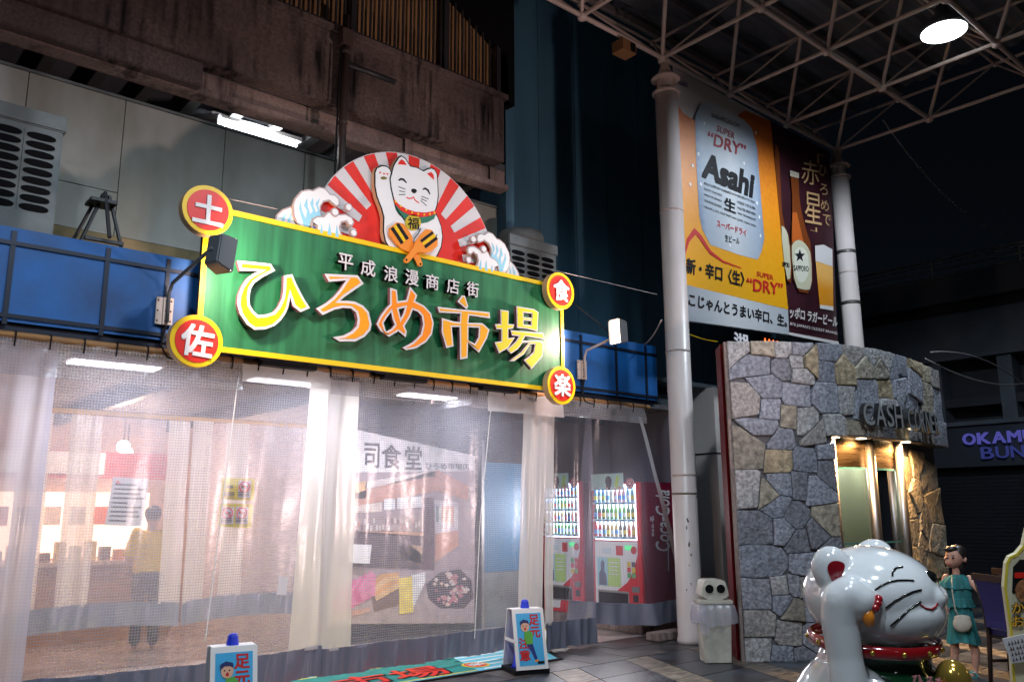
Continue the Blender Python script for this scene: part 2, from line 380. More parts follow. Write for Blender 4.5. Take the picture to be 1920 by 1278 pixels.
# pendant lamps of the arcade
def pendant(x, y, label, e=760):
    t = thing('pendant_lamp', label, 'lamp', (x, y, 7.92), 'round lamps of the arcade roof')
    b = MB(); b.lathe([(.30, 0), (.31, .02), (.22, .14), (.1, .24), (.08, .36), (.02, .38)], (x, y, 7.94), 28); b.build('housing', M['lampmetal'], t, True)
    b = MB(); b.tube([(x, y, 8.3), (x, y, 8.9)], .02); b.build('rod', M['lampmetal'], t)
    b = MB(); b.lathe([(.001, -.012), (.285, -.012), (.285, .01)], (x, y, 7.94), 32); b.build('lens', emat('lens', (.86, .95, 1), 7), t)
    spot_light('bulb', (x, y, 7.90), (0, 0, -1), e, (.76, .88, 1), 164, .4, .25, t)
    return t
lp = PZ(1770, 62, 7.92)
pendant(lp.x, lp.y, 'round white lamp glowing under the arcade roof near the right corner')
pendant(lp.x-6.4, 1.0, 'round arcade lamp above the walkway, out of the picture to the right')
pendant(lp.x-9.6, -.4, 'round arcade lamp above the walkway, out of the picture at the top')
pendant(lp.x-12.8, 1.0, 'round arcade lamp above the walkway behind the viewer')
# flood lamp on a stand across the walkway: it throws the fan's and trestle's shadows up on the wall
fl_t = thing('flood_lamp', 'flood lamp on a stand across the walkway, aimed up at the sign', 'lamp', (8.3, .2, 0))
q = MB(); q.tube([(8.3, .2, .02), (8.3, .2, 1.6)], .02, 10); q.build('pole', M['lampmetal'], fl_t, True)
for k in range(3): q = MB(); q.tube([(8.3, .2, .35), (8.3+.4*math.cos(k*2.094), .2+.4*math.sin(k*2.094), .015)], .014, 8); q.build('foot', M['lampmetal'], fl_t, True)
fd = Vector((-3.9, 7.2, 3.3)).normalized(); fs_ = fd.cross(Vector((0, 0, 1))).normalized(); fv = fs_.cross(fd); fo = Vector((8.3, .2, 1.72))
q = MB(); q.add([tuple(fo+fd*a+fs_*x+fv*z) for a in (-.1, .05) for x, z in ((-.16, -.12), (.16, -.12), (.16, .12), (-.16, .12))], [(0, 1, 2, 3), (4, 7, 6, 5), (0, 4, 5, 1), (1, 5, 6, 2), (2, 6, 7, 3), (3, 7, 4, 0)]); q.build('housing', M['lampmetal'], fl_t)
q = MB(); q.add([tuple(fo+fd*.053+fs_*x+fv*z) for x, z in ((-.14, -.1), (.14, -.1), (.14, .1), (-.14, .1))], [(0, 1, 2, 3)]); q.build('lens', M['glow_warm'], fl_t)
spot_light('bulb', tuple(fo+fd*.08), tuple(fd), 640, (1, .74, .70), 76, .5, .2, fl_t)
b = MB(); sp = PY(1170, 92, 6.8); b.box(sp.x-.13, sp.x+.13, 6.7, 6.9, sp.z-.08, sp.z+.08)
spk = thing('hanging_box', 'small tan box hanging below the roof edge', 'lamp', (sp.x, 6.8, sp.z))  # camera/speaker box, gives no light
b.build('body', mat('tan', (.2, .1, .04), .6), spk); b = MB(); b.box(sp.x+.02, sp.x+.11, 6.69, 6.699, sp.z-.06, sp.z+.06); b.build('lens', M['black'], spk)
b = MB(); b.tube([(sp.x-.05, 6.8, sp.z+.08), (sp.x-.05, 6.8, BZ)], .012); b.build('hanger', M['truss'], spk)

# ------------------------------------------------------------------ market building, upper parts
bw = thing('beige_panel_wall', 'grimy beige panel wall behind the sign', 'wall', (0, 8.8, 3))
b = MB(); 
xs = [-1.6, .15, 1.35, 2.25, 3.32, 4.3, 5.4, 6.5, 7.45]
for i in range(len(xs)-1):
    q = MB(); q.box(xs[i]+.004, xs[i+1]-.004, 8.8, 8.86, 4.82 if i < 3 else 4.36, 5.84); q.build('wall_panel', M['beige'], bw)
    if i < 3: q = MB(); q.box(xs[i]+.004, xs[i+1]-.004, 8.802, 8.86, 4.36, 4.812); q.build('wall_panel', M['beige'], bw)
q = MB(); q.box(-1.6, 7.45, 8.84, 8.9, 3.0, 5.8); q.build('backing', M['seam'], bw)
q = MB(); q.box(-1.6, 7.45, 8.79, 8.84, 3.0, 4.352); q.build('skirt', M['mossy'], bw)
q = MB(); q.box(-1.6, 7.45, 8.78, 8.88, 5.842, 5.87); q.build('capping', M['acbody'], bw)

dk = thing('parking_deck', 'stained concrete deck overhanging the market with a slatted parapet', 'building', (3, 8.3, 6))
q = MB(); q.box(-2, 6.98, 8.25, 8.5, 6.28, 7.2); q.build('parapet', M['concrete_stain'], dk, bevel=.01)
q = MB(); q.box(-2, 7.02, 8.2, 8.52, 7.2, 7.27); q.build('coping', M['concrete_stain'], dk)
q = MB(); q.box(-2, 7.2, 8.5, 8.8, 6.06, 6.278); q.build('beam', M['concrete'], dk, bevel=.01)
q = MB(); q.box(-2, 7.2, 8.42, 8.62, 5.98, 6.06); q.build('beam_flange', M['concrete'], dk, bevel=.008)
q = MB(); q.box(-2, 2.85, 8.3, 8.6, 6.0, 6.27); q.build('beam_casing', M['concrete_stain'], dk, bevel=.01)
for x in (5.5, 6.9): q = MB(); q.box(x, x+.09, 8.46, 8.5, 6.065, 6.27); q.build('stiffener', M['concrete'], dk)
q = MB(); q.box(-2, 7.3, 8.62, 13, 6.3, 6.45); q.build('deck_slab', M['deck'], dk)
for k in range(18): q = MB(); q.box(-1.5+k*.5, -1.38+k*.5, 8.95, 13, 6.2, 6.298); q.build('joist', M['steel'], dk)
q = MB(); q.tube([(2.7, 9.6, 6.02), (3.35, 9.05, 6.02)], .11, 12); q.build('duct', M['steel'], dk)
q = MB(); q.tube([(5.1, 9.8, 6.0), (6.2, 9.2, 6.0)], .09, 12); q.build('duct', M['steel'], dk)
q = MB(); q.box(-2, 7.3, 12.9, 13, 3, 6.3); q.build('rear_wall', M['black'], dk)
bars = MB()
sheet = MB(); sheet.box(-2, 6.95, 8.42, 8.44, 7.27, 8.8); sheet.build('screen', M['sheet'], dk)
barm = MB(); barm.box(-.012, .012, -.012, .012, 0, 1.5); barm = barm.mesh('slat'); barm.materials.append(M['rail'])
for k in range(42):
    x = 2.0+k*.12
    if x > 6.9: break
    o = link('slat', barm, None, dk, True); o.location = Vector((x, 8.35, 7.28))-dk.location
for x in (4.62, 6.02, 6.93): q = MB(); q.box(x-.035, x+.035, 8.3, 8.4, 7.272, 8.8); q.build('post', M['rail'], dk)
for z in (7.33, 8.72): q = MB(); q.box(-2, 6.96, 8.33, 8.338, z, z+.05); q.build('rail', M['rail'], dk)
q = MB(); q.prism([(5.6, 8.75), (7.06, 7.95), (7.1, 7.2), (7.2, 7.2), (7.2, 9.6), (5.6, 9.6)], 8.28, 8.45); q.build('stair_roof', M['black'], dk)

wl = thing('blue_panel_wall', 'tall dark blue metal panel wall in shadow right of the sign', 'wall', (7.3, 9, 0))
x = 7.46; k = 0
while x < 14.2:
    wd = (.86, .8, .74)[k % 3]; q = MB(); q.box(x+.006, x+wd-.006, 9+.004*(k % 2), 9.06, 2.9, 11); q.build('wall_panel', M['bluewall'], wl); x += wd; k += 1
q = MB(); q.box(7.46, 14.2, 9.05, 9.2, 2.95, 10.95); q.build('backing', M['seam'], wl)
q = MB(); q.box(7.3, 7.452, 8.6, 9.2, 3, 11); q.build('corner_trim', M['bluewall'], wl)

# drain pipe
t = thing('drain_pipe', 'brown drain pipe running down beside the fan sign', 'pipe', (4.4, 8.15, 3.8))
q = MB(); q.tube([(4.43, 8.14, 7.4), (4.43, 8.14, 3.8)], .045, 12); q.build('pipe', M['pipe'], t, True)
q = MB(); q.box(4.36, 4.5, 8.08, 8.2, 7.0, 7.2); q.build('hopper', M['pipe'], t)
q = MB(); q.tube([(4.46, 8.14, 6.78), (5.12, 8.14, 6.78)], .035, 10); q.build('branch', M['rail'], t, True)
for z in (6.9, 6.0, 5.0): q = MB(); q.lathe([(.045, 0), (.055, .005), (.055, .035), (.045, .04)], (4.43, 8.14, z), 12); q.build('bracket', M['pipe'], t)
q = MB(); q.tube([(4.36, 8.12, 6.95), (4.34, 8.12, 5.6), (4.35, 8.12, 4.4)], .012); q.build('cable', M['ink'], t)
# fluorescent tube above the beige wall
a = PY(402, 226, 9.25); c = PY(556, 270, 9.25)
t = thing('fluorescent_lamp', 'bright fluorescent lamp under the concrete deck', 'lamp', tuple((a+c)/2))
q = MB(); q.tube([(a.x, 9.25, a.z), (c.x, 9.25, a.z)], .03, 10); q.build('tube', emat('fl', (.93, .96, 1), 10), t)
q = MB(); q.box(a.x-.05, c.x+.05, 9.2, 9.3, a.z+.04, a.z+.09); q.build('fixture', M['white'], t)
point_light('bulb', ((a.x+c.x)/2, 9.15, a.z-.02), 9, (.93, .96, 1), .1, t)
# grey box beam & wall bits right of the fan
# outdoor units
slot = MB(); slot.prism(smooth_poly([(-.115, -.032), (.115, -.032), (.115, .032), (-.115, .032)], 2), -.004, .0)
slotm = slot.mesh('vent_slot'); slotm.materials.append(M['black'])
def ac_unit(x0, x1, y0, y1, z0, z1, label, cols, rows, zt, fan=True):
    t = thing('outdoor_unit', label, 'air conditioner', ((x0+x1)/2, y0, z0), 'outdoor air conditioning units')
    q = MB(); q.box(x0, x1, y0, y1, z0, z1); q.build('casing', M['acbody'], t, bevel=.012)
    q = MB(); q.box(x0-.02, x1+.02, y0-.02, y1, z1-.13, z1+.02); q.build('lid', M['acbody'], t, bevel=.012)
    if fan:
        q = MB(); q.lathe([(.33, 0), (.33, .1), (.3, .17), (.29, .17), (.28, .05)], ((x0+x1)/2+.03, (y0+y1)/2, z1+.02), 28); q.build('fan_cowl', M['acbody'], t, True)
    for i in range(cols):
        for j in range(rows):
            o = link('vent_slot', slotm, None, t, True); o.location = Vector((x1-.17-i*.27, y0-.003, zt-.05-j*.083))-t.location
    for i in range(cols):
        q = MB(); q.box(x1-.17-i*.27-.135, x1-.17-i*.27-.125, y0-.006, y0-.0005, zt-rows*.083, zt); q.build('grille_bar', M['acbody'], t)
    return t
e = PY(122, 225, 8.0)
ac_unit(-.2, e.x, 8.0, 8.7, 3.6, e.z, 'large weathered outdoor unit with oval vents at the left edge', 4, 9, e.z-.17)
g = PY(1043, 480, 8.15); h = PY(955, 440, 8.15)
ac_unit(h.x, g.x, 8.15, 8.75, 3.6, h.z+.0, 'outdoor unit with round fan cowl behind the right end of the sign', 4, 9, h.z-.17)
# trestle standing on the canopy
t = thing('trestle', 'small dark trestle standing on the blue canopy', 'trestle', (1.9, 7.9, 3.7))
pt = lambda x, y: PY(x, y, 7.9)
def leg(a, b, dy):
    A = pt(*a); B = pt(*b); q = MB(); q.tube([A+Vector((0, dy*.3, 0)), B+Vector((0, dy, 0))], .017, 6); q.build('leg', M['rail'], t)
leg((193, 365), (148, 455), -.05); leg((193, 365), (190, 458), -.25); leg((182, 372), (140, 455), .2); leg((204, 368), (224, 466), -.05)
A = pt(165, 374); q = MB(); q.box(A.x, pt(215, 374).x, 7.78, 8.0, A.z-.03, A.z); q.build('top', M['rail'], t)
A = pt(150, 452); q = MB(); q.box(A.x, pt(222, 452).x, 7.72, 7.76, A.z-.02, A.z+.01); q.build('spreader', M['rail'], t)

# ------------------------------------------------------------------ blue canopy
cn = thing('blue_canopy', 'blue panelled canopy above the curtained entrance', 'canopy', (4, 7.4, 3))
xs = [-1.2, -.35, .36, 1.16, 1.86, 2.36, 2.95]
for seg in (xs, [6.6, 7.52, 8.17, 8.77, 9.0]):
    for i in range(len(seg)-1):
        q = MB(); q.box(seg[i], seg[i+1], 7.4, 7.43, 3.07, 3.83); q.build('panel', M['fascia'], cn)
    for xx in seg[1:-1]: q = MB(); q.box(xx-.018, xx+.018, 7.385, 7.398, 3.045, 3.8); q.build('mullion', M['frame'], cn)
    for z in (3.115, 3.70): q = MB(); q.box(seg[0], seg[-1], 7.382, 7.3985, z-.016, z+.016); q.build('rail', M['frame'], cn)
q = MB(); q.box(2.96, 6.59, 7.4, 7.43, 3.07, 3.83); q.build('panel', M['fascia'], cn)
q = MB(); q.box(-1.2, 9.0, 7.432, 8.78, 3.56, 3.62); q.build('roof', M['acbody'], cn)
q = MB(); q.box(8.97, 9.0, 7.432, 8.78, 3.07, 3.56); q.build('end_panel', M['fascia'], cn)
q = MB(); q.box(-1.2, 8.96, 7.44, 7.54, 3.0, 3.06); q.build('soffit', M['frame'], cn)
b = MB()
wp = thing('curtain_rail', 'bamboo coloured curtain pole under the blue canopy', 'curtain pole', (4, 7.46, 2.98))
q = MB(); q.tube([(-1.2, 7.44, 2.975), (8.85, 7.44, 2.975)], .03, 10); q.build('pole', M['wood'], wp, True)
hk = MB(); hk.tube([(0, 0, .035), (0, -.035, .03), (0, -.038, -.03), (0, -.02, -.09)], .007, 6); hkm = hk.mesh('hook'); hkm.materials.append(M['ink'])
for k in range(40): o = link('hook', hkm, None, wp, True); o.location = Vector((-1+k*.25, 7.44, 2.975))-wp.location

# ------------------------------------------------------------------ main sign board
sg = thing('market_sign', 'large green sign board with yellow border and raised brush lettering over the entrance', 'sign', (4.75, 7.2, 3.0))
q = MB(); q.box(2.56, 6.96, 7.155, 7.208, 2.98, 4.29); q.build('case', M['ink'], sg)
q = MB(); q.box(2.60, 6.92, 7.15, 7.154, 3.02, 4.25); q.build('face', M['green'], sg)
for x0, x1, z0, z1 in ((2.555, 2.60, 2.98, 4.29), (6.92, 6.965, 2.98, 4.29), (2.6, 6.92, 4.245, 4.292), (2.6, 6.92, 2.978, 3.025)):
    q = MB(); q.box(x0, x1, 7.135, 7.1545, z0, z1); q.build('border', M['yellow'], sg)
Yl = 7.04
zA = lambda x, y: (430+x*.15649, 470+y*.15649)
zB = lambda x, y: (690+x*.1875, 510+y*.1875)
def tr(pts, zf, Y): return [(PY(*zf(*p), Y).x, PY(*zf(*p), Y).z) for p in pts]
letter_cols = {'hi': (.86, .62, .0), 'ro': (.9, .33, .005), 'me': (.9, .25, .005), 'shi': (.86, .38, .01), 'ba': (.72, .62, .02)}
def letter(polys, zf, col, inw=.026):
    m = mat('letter_face', col, .38)
    root = None
    for poly, holes in polys:
        P = tr(poly, zf, Yl); H = [tr(h, zf, Yl) for h in holes]
        q = MB(); q.prism(P, Yl+.003, Yl+.05, H)
        if root is None: root = q.build('character', M['edge_dark'], sg); tgt = root
        else: tgt = root; q.build('character_side', M['edge_dark'], root)
        q = MB(); q.prism(P, Yl, Yl+.0028, H); q.build('outline', M['offwhite'], root)
        q = MB(); q.prism(inset(P, inw), Yl-.004, Yl-.0005, [inset(h, -inw) for h in H]); q.build('fill', m, root)
    return root
hi = [((95, 117), (495, 155), (550, 238), (400, 315), (300, 385), (255, 460), (240, 560), (247, 650), (290, 720), (345, 770), (440, 762), (530, 732), (590, 660), (635, 560), (650, 460), (655, 297), (755, 280), (800, 390), (850, 490), (905, 590), (968, 685), (855, 735), (765, 665), (738, 580), (728, 530), (722, 600), (705, 680), (675, 750), (620, 830), (540, 900), (430, 940), (300, 945), (210, 880), (130, 760), (97, 640), (107, 530), (150, 420), (220, 320), (310, 262), (372, 240), (130, 240))]
letter([(hi[0], [])], zA, letter_cols['hi'])
ro = ((1140, 275), (1540, 293), (1610, 395), (1470, 490), (1370, 560), (1325, 599), (1400, 597), (1500, 607), (1600, 655), (1670, 730), (1705, 880), (1690, 950), (1620, 1030), (1510, 1085), (1320, 1085), (1240, 1035), (1370, 1012), (1470, 960), (1525, 900), (1540, 820), (1520, 740), (1460, 690), (1360, 683), (1260, 705), (1120, 770), (1040, 692), (1150, 630), (1240, 560), (1320, 470), (1400, 355), (1195, 372))
letter([(ro, [])], zA, letter_cols['ro'])
me_ = ((222, 155), (290, 180), (300, 290), (385, 278), (420, 145), (493, 232), (472, 290), (560, 335), (630, 410), (658, 510), (640, 620), (580, 700), (480, 760), (385, 780), (345, 755), (450, 700), (530, 620), (552, 520), (540, 440), (500, 395), (448, 375), (420, 450), (365, 540), (388, 595), (378, 650), (305, 590), (210, 645), (130, 590), (85, 520), (130, 430), (190, 350), (222, 320))
letter([(me_, [((232, 400), (248, 470), (270, 525), (235, 565), (180, 595), (155, 510), (190, 450)), ((305, 370), (370, 355), (355, 410), (328, 460))])], zB, letter_cols['me'], .02)
shi = ((697, 345), (925, 372), (1000, 378), (1215, 400), (1222, 462), (1012, 432), (1003, 505), (1145, 510), (1215, 575), (1190, 660), (1110, 805), (1001, 706), (995, 860), (922, 872), (918, 548), (838, 548), (855, 740), (785, 758), (738, 600), (740, 458), (845, 490), (918, 500), (925, 415), (712, 403))
letter([(shi, [((1003, 550), (1110, 555), (1105, 650), (1068, 715), (1003, 683))]), (((940, 232), (970, 237), (1003, 345), (985, 370), (895, 295)), [])], zB, letter_cols['shi'], .018)
ba1 = ((1325, 375), (1408, 388), (1404, 518), (1463, 522), (1452, 562), (1404, 570), (1403, 660), (1470, 650), (1400, 760), (1310, 810), (1268, 700), (1335, 690), (1335, 572), (1285, 568), (1270, 520), (1328, 518))
ba2 = ((1485, 340), (1660, 370), (1705, 400), (1695, 592), (1580, 565), (1490, 555))
ba3 = ((1425, 580), (1750, 608), (1768, 672), (1575, 640), (1548, 682), (1720, 685), (1755, 715), (1745, 840), (1635, 970), (1560, 880), (1600, 850), (1655, 800), (1668, 722), (1625, 718), (1560, 820), (1460, 890), (1415, 888), (1530, 800), (1605, 706), (1548, 704), (1500, 770), (1430, 815), (1390, 775), (1480, 690), (1510, 640), (1440, 632))
letter([(ba1, []), (ba2, [((1555, 405), (1638, 414), (1638, 458), (1555, 447)), ((1556, 482), (1632, 490), (1632, 530), (1556, 522))]), (ba3, [])], zB, letter_cols['ba'], .013)
# small raised characters
for ch, (x, y) in zip('平成浪漫商店街', ((646, 492), (688, 503), (731, 514), (770, 521), (808, 529), (847, 537), (884, 543))):
    C = PY(x, y, 7.08); h = .083
    root = text3('character', ch, (C.x-h, 7.12, C.z-h*1.02), (2*h, 0, 0), (0, 0, 2*h), M['ink'], sg, .012, .03)
    text3('face', ch, (C.x-h, 7.056, C.z-h*1.02), (2*h, 0, 0), (0, 0, 2*h), M['offwhite'], root, .012, .001)
# round medallions
for ch, (x, y), zz, tilt in (('土', (390, 394), .205, .0), ('佐', (369, 639), .21, .12), ('食', (1051, 545), .2, .0), ('楽', (1053, 722), .2, .0)):
    C = PY(x, y, 7.03); c = (C.x, C.z); rr = .226
    q = MB(); q.prism(disc2(c, rr, n=40), 7.034, 7.115); root = q.build('medallion', M['edge'], sg)
    q = MB(); q.prism(disc2(c, rr-.002, n=40), 7.028, 7.0335); q.build('rim', M['yellow'], root)
    q = MB(); q.prism(disc2(c, rr-.042, n=40), 7.022, 7.0275); q.build('disc', M['red'], root)
    h = zz*.66; U = Vector((2*h, 0, -tilt*h)); V = Vector((tilt*h, 0, 2*h)); O = Vector((C.x, 7.021, C.z))-U/2-V/2
    text3('character', ch, O, U, V, M['white'], root, .028, .004)
for x0, x1 in ((488, 590), (718, 797), (902, 966)):
    A = PY(x0, 678, 7.3); B = PY(x1, 690, 7.3); q = MB(); q.box(A.x, B.x, 7.25, 7.35, 2.93, 2.975); q.build('support_arm', M['ink'], sg)

# ------------------------------------------------------------------ fan with the lucky cat
fn = thing('fan_sign', 'red and white sunburst fan sign with a beckoning cat and waves above the green board', 'sign', (4.8, 7.2, 4.29))
FC = (4.8, 4.24); FR = 1.17
arc = [(FC[0]+FR*math.cos(R(a)), FC[1]+FR*math.sin(R(a))) for a in range(2, 179, 3)]
q = MB(); q.prism(arc, 7.224, 7.25); q.build('backboard', M['offwhite'], fn)
q = MB(); q.prism([(FC[0]+(FR-.008)*math.cos(R(a)), FC[1]+(FR-.008)*math.sin(R(a))) for a in range(2, 179, 3)], 7.2195, 7.2235); q.build('red_field', M['red'], fn)
for a in (11.2, 25.4, 39.4, 53.7, 67.8, 82.1, 96.7, 111.2, 125.7, 140, 154.5, 168.7):
    p = [(FC[0]+r*math.cos(R(a+d)), FC[1]+r*math.sin(R(a+d))) for r, d in ((.7, -3.4), (FR-.006, -3.6), (FR-.006, 0), (FR-.006, 3.6), (.7, 3.4))]
    q = MB(); q.prism(p, 7.2155, 7.219); q.build('ray', M['offwhite'], fn)
z3 = lambda x, y: (500+x*.19557, 270+y*.19557)
z4 = lambda x, y: (760+x*.19557, 280+y*.19557)
YC = 7.15
cat = [(1170, 1003), (1130, 930), (1112, 830), (1116, 700), (1095, 620), (1048, 500), (1030, 400), (1030, 270), (1050, 222), (1100, 199), (1150, 206), (1185, 235), (1196, 268), (1205, 215), (1228, 168), (1262, 120), (1290, 105), (1335, 135), (1380, 205), (1440, 217), (1500, 250), (1535, 233), (1575, 222), (1615, 240), (1640, 290), (1647, 380), (1652, 500), (1640, 590), (1620, 650), (1650, 710), (1680, 790), (1693, 890), (1680, 990), (1628, 1100), (1400, 1052)]
catp = tr(cat, z3, YC)
q = MB(); q.prism(catp, YC+.004, YC+.055); body = q.build('cat', M['edge'], fn)
q = MB(); q.prism(inset(catp, .002), YC+.0005, YC+.0035); q.build('outline', M['ink'], body)
q = MB(); q.prism(inset(catp, .017), YC-.003, YC); q.build('coat', M['white'], body)
def flat(name, pts, m, y=YC-.0065, zf=z3, sm=0, parent=None):
    p = tr(pts, zf, YC); p = smooth_poly(p, sm) if sm else p
    q = MB(); q.prism(p, y, y+.003); return q.build(name, m, parent or body)
def line(name, pts, wd, m, y=YC-.0065, zf=z3, parent=None):
    q = MB(); q.prism(stroke(tr(pts, zf, YC), wd), y, y+.003); return q.build(name, m, parent or body)
line('arm_line', [(1192, 285), (1180, 340), (1192, 430), (1215, 530), (1235, 610), (1285, 685), (1325, 738)], .014, M['ink'])
line('eye', [(1262, 352), (1285, 337), (1312, 343), (1338, 374)], [.012, .022, .024, .012], M['ink'])
line('eye', [(1494, 438), (1518, 427), (1546, 446), (1562, 484)], [.012, .022, .024, .012], M['ink'])
flat('nose', [(1380, 440), (1405, 427), (1435, 440), (1438, 460), (1415, 478), (1392, 466)], M['ink'], sm=2)
line('mouth', [(1338, 512), (1365, 525), (1390, 521), (1405, 507), (1415, 532), (1440, 556), (1460, 564)], .012, M['red'])
for a, c in (((1262, 410), (1328, 437)), ((1268, 450), (1325, 462)), ((1265, 487), (1328, 485)), ((1484, 503), (1549, 529)), ((1479, 526), (1534, 551)), ((1474, 543), (1532, 593))): line('whisker', [a, c], .007, M['ink'])
flat('inner_ear', [(1258, 195), (1272, 165), (1292, 148), (1318, 168), (1340, 203)], M['red'])
flat('inner_ear', [(1534, 286), (1574, 271), (1597, 296), (1604, 346)], M['red'])
for x, y in ((1085, 277), (1122, 288), (1155, 290), (1232, 1008), (1268, 1016), (1304, 1024)): flat('toe_mark', [(x-11, y-5), (x-5, y-9), (x, y-4), (x+6, y-9), (x+11, y-4), (x, y+10)], M['red'])
flat('paw_pad', [(1088, 322), (1118, 310), (1152, 325), (1150, 337), (1118, 345), (1090, 335)], M['olive'], sm=2)
flat('bib', [(1225, 578), (1300, 650), (1400, 695), (1500, 704), (1622, 672), (1600, 720), (1540, 752), (1480, 762), (1330, 730), (1265, 680), (1235, 630)], M['bib'])
flat('collar', [(1215, 528), (1260, 580), (1330, 622), (1420, 652), (1520, 660), (1614, 641), (1621, 668), (1560, 692), (1480, 702), (1380, 690), (1290, 645), (1225, 575)], M['red'], y=YC-.0105)
for x, y in ((1230, 556), (1280, 600), (1332, 634), (1388, 660), (1447, 673), (1505, 680), (1558, 675), (1602, 662)): flat('stud', [(x+9*math.cos(k), y+11*math.sin(k)) for k in [i*.9 for i in range(7)]], M['yellow'], y=YC-.014)
flat('coin', [(1398+76*math.cos(k*PI/12), 755+76*math.sin(k*PI/12)) for k in range(24)], M['gold'], y=YC-.0105)
A = PY(*z3(1345, 812), YC); B = PY(*z3(1455, 812+12), YC); C = PY(*z3(1345, 700), YC)
text3('coin_character', '福', (A.x, YC-.0112, A.z), (B.x-A.x, 0, B.z-A.z), (0, 0, C.z-A.z), M['ink'], body, .012, .001)
line('belly_line', [(1475, 808), (1450, 860), (1410, 910), (1408, 970)], .008, M['ink']); line('belly_line', [(1630, 868), (1620, 900), (1612, 925)], .009, M['ink'])
# wooden clappers
def paddle(head, handle, stripes, dy, hole):
    P = tr(head+handle, z3, 7.11); q = MB(); q.prism(smooth_poly(P, 1), 7.105+dy, 7.13+dy); t = q.build('clapper', M['orange'], fn)
    for s, m in stripes: q = MB(); q.prism(tr(s, z3, 7.11), 7.101+dy, 7.1045+dy); q.build('stripe', m, t)
    q = MB(); c = tr([hole], z3, 7.11)[0]; q.prism(disc2(c, .012, n=10), 7.1015+dy, 7.1046+dy); q.build('hole', M['ink'], t)
paddle([(1275, 1000), (1145, 832), (1280, 725), (1400, 885), (1400, 960)], [(1440, 1010), (1492, 1140), (1490, 1170), (1465, 1175), (1445, 1160), (1385, 1045)],
       [([(1185, 812), (1210, 795), (1308, 945), (1285, 962)], M['ink']), ([(1213, 792), (1236, 775), (1330, 925), (1310, 943)], M['yellow']), ([(1238, 773), (1262, 757), (1360, 905), (1335, 922)], M['ink'])], 0, (1472, 1152))
paddle([(1420, 920), (1539, 790), (1650, 960), (1530, 1060), (1450, 1040)], [(1420, 1050), (1350, 1140), (1320, 1150), (1300, 1130), (1305, 1110), (1385, 1015)],
       [([(1453, 930), (1568, 844), (1583, 864), (1468, 952)], M['ink']), ([(1471, 956), (1586, 868), (1603, 892), (1486, 978)], M['yellow']), ([(1490, 982), (1606, 896), (1622, 918), (1506, 1008)], M['ink'])], -.03, (1322, 1118))
# waves, left traced, right mirrored about the fan
W1 = [(62, 748), (90, 680), (150, 625), (240, 590), (262, 650), (300, 802)]
W2 = [(330, 812), (285, 760), (255, 680), (247, 580), (267, 520), (330, 447), (400, 430), (440, 440), (500, 408), (560, 420), (610, 475), (660, 485), (700, 530), (702, 590), (672, 605), (640, 582), (600, 547), (550, 557), (522, 600), (520, 660), (545, 700), (520, 852)]
W3 = [(430, 805), (427, 760), (440, 715), (480, 690), (545, 690), (580, 650), (640, 640), (690, 670), (760, 668), (820, 700), (842, 750), (825, 788), (790, 785), (762, 746), (722, 755), (705, 800), (715, 850), (755, 908), (480, 845), (478, 790), (450, 770)]
def mir(p): return [(2*FC[0]-.06-x, z) for x, z in p]
def wave(fl):
    g = (lambda p: mir(p)) if fl else (lambda p: p)
    root = None
    for nm, W, y, stripes in (('wave', W1, 7.19, [([(135, 770), (150, 700), (190, 655), (170, 720), (165, 780)], 'waveblue'), ([(195, 785), (205, 715), (240, 660), (225, 730), (225, 795)], 'waveblue')]),
                     ('wave', W2, 7.165, [([(330, 700), (308, 620), (320, 555), (335, 640), (372, 720), (385, 640), (355, 590), (385, 520), (390, 600), (415, 680), (440, 640), (415, 570), (443, 515), (445, 600), (470, 660), (490, 640), (465, 570), (508, 520), (488, 590), (518, 690), (430, 720), (425, 800), (470, 840), (380, 822), (350, 770)], 'waveblue'), ([(395, 800), (428, 775), (430, 810), (470, 770), (485, 845), (400, 826)], 'wavedeep')]),
                     ('wave', W3, 7.14, [([(510, 850), (525, 770), (535, 858)], 'waveblue'), ([(580, 868), (600, 760), (618, 878)], 'waveblue'), ([(655, 888), (668, 780), (690, 895)], 'waveblue')])):
        P = g(tr(W, z3, y)); q = MB(); q.prism(P, y+.004, y+.024); o = q.build(nm, M['edge'], fn)
        q = MB(); q.prism(inset(P, .001), y+.001, y+.0035); q.build('outline', M['waveline'], o)
        q = MB(); q.prism(inset(P, .016), y-.003, y+.0005); q.build('foam', M['white'], o)
        for s, m in stripes: q = MB(); q.prism(g(tr(s, z3, y)), y-.0065, y-.0035); q.build('stripe', M[m], o)
    for (x, y), r in (((788, 605), 32), ((657, 652), 33), ((835, 850), 30)):
        c = g(tr([(x, y)], z3, 7.12))[0]; q = MB(); q.prism(disc2(c, r*.00135, n=20), 7.122, 7.15); o = q.build('spray_ball', M['waveline'], fn)
        q = MB(); q.prism(disc2(c, r*.00095, n=20), 7.118, 7.1215); q.build('foam', M['white'], o)
wave(False); wave(True)

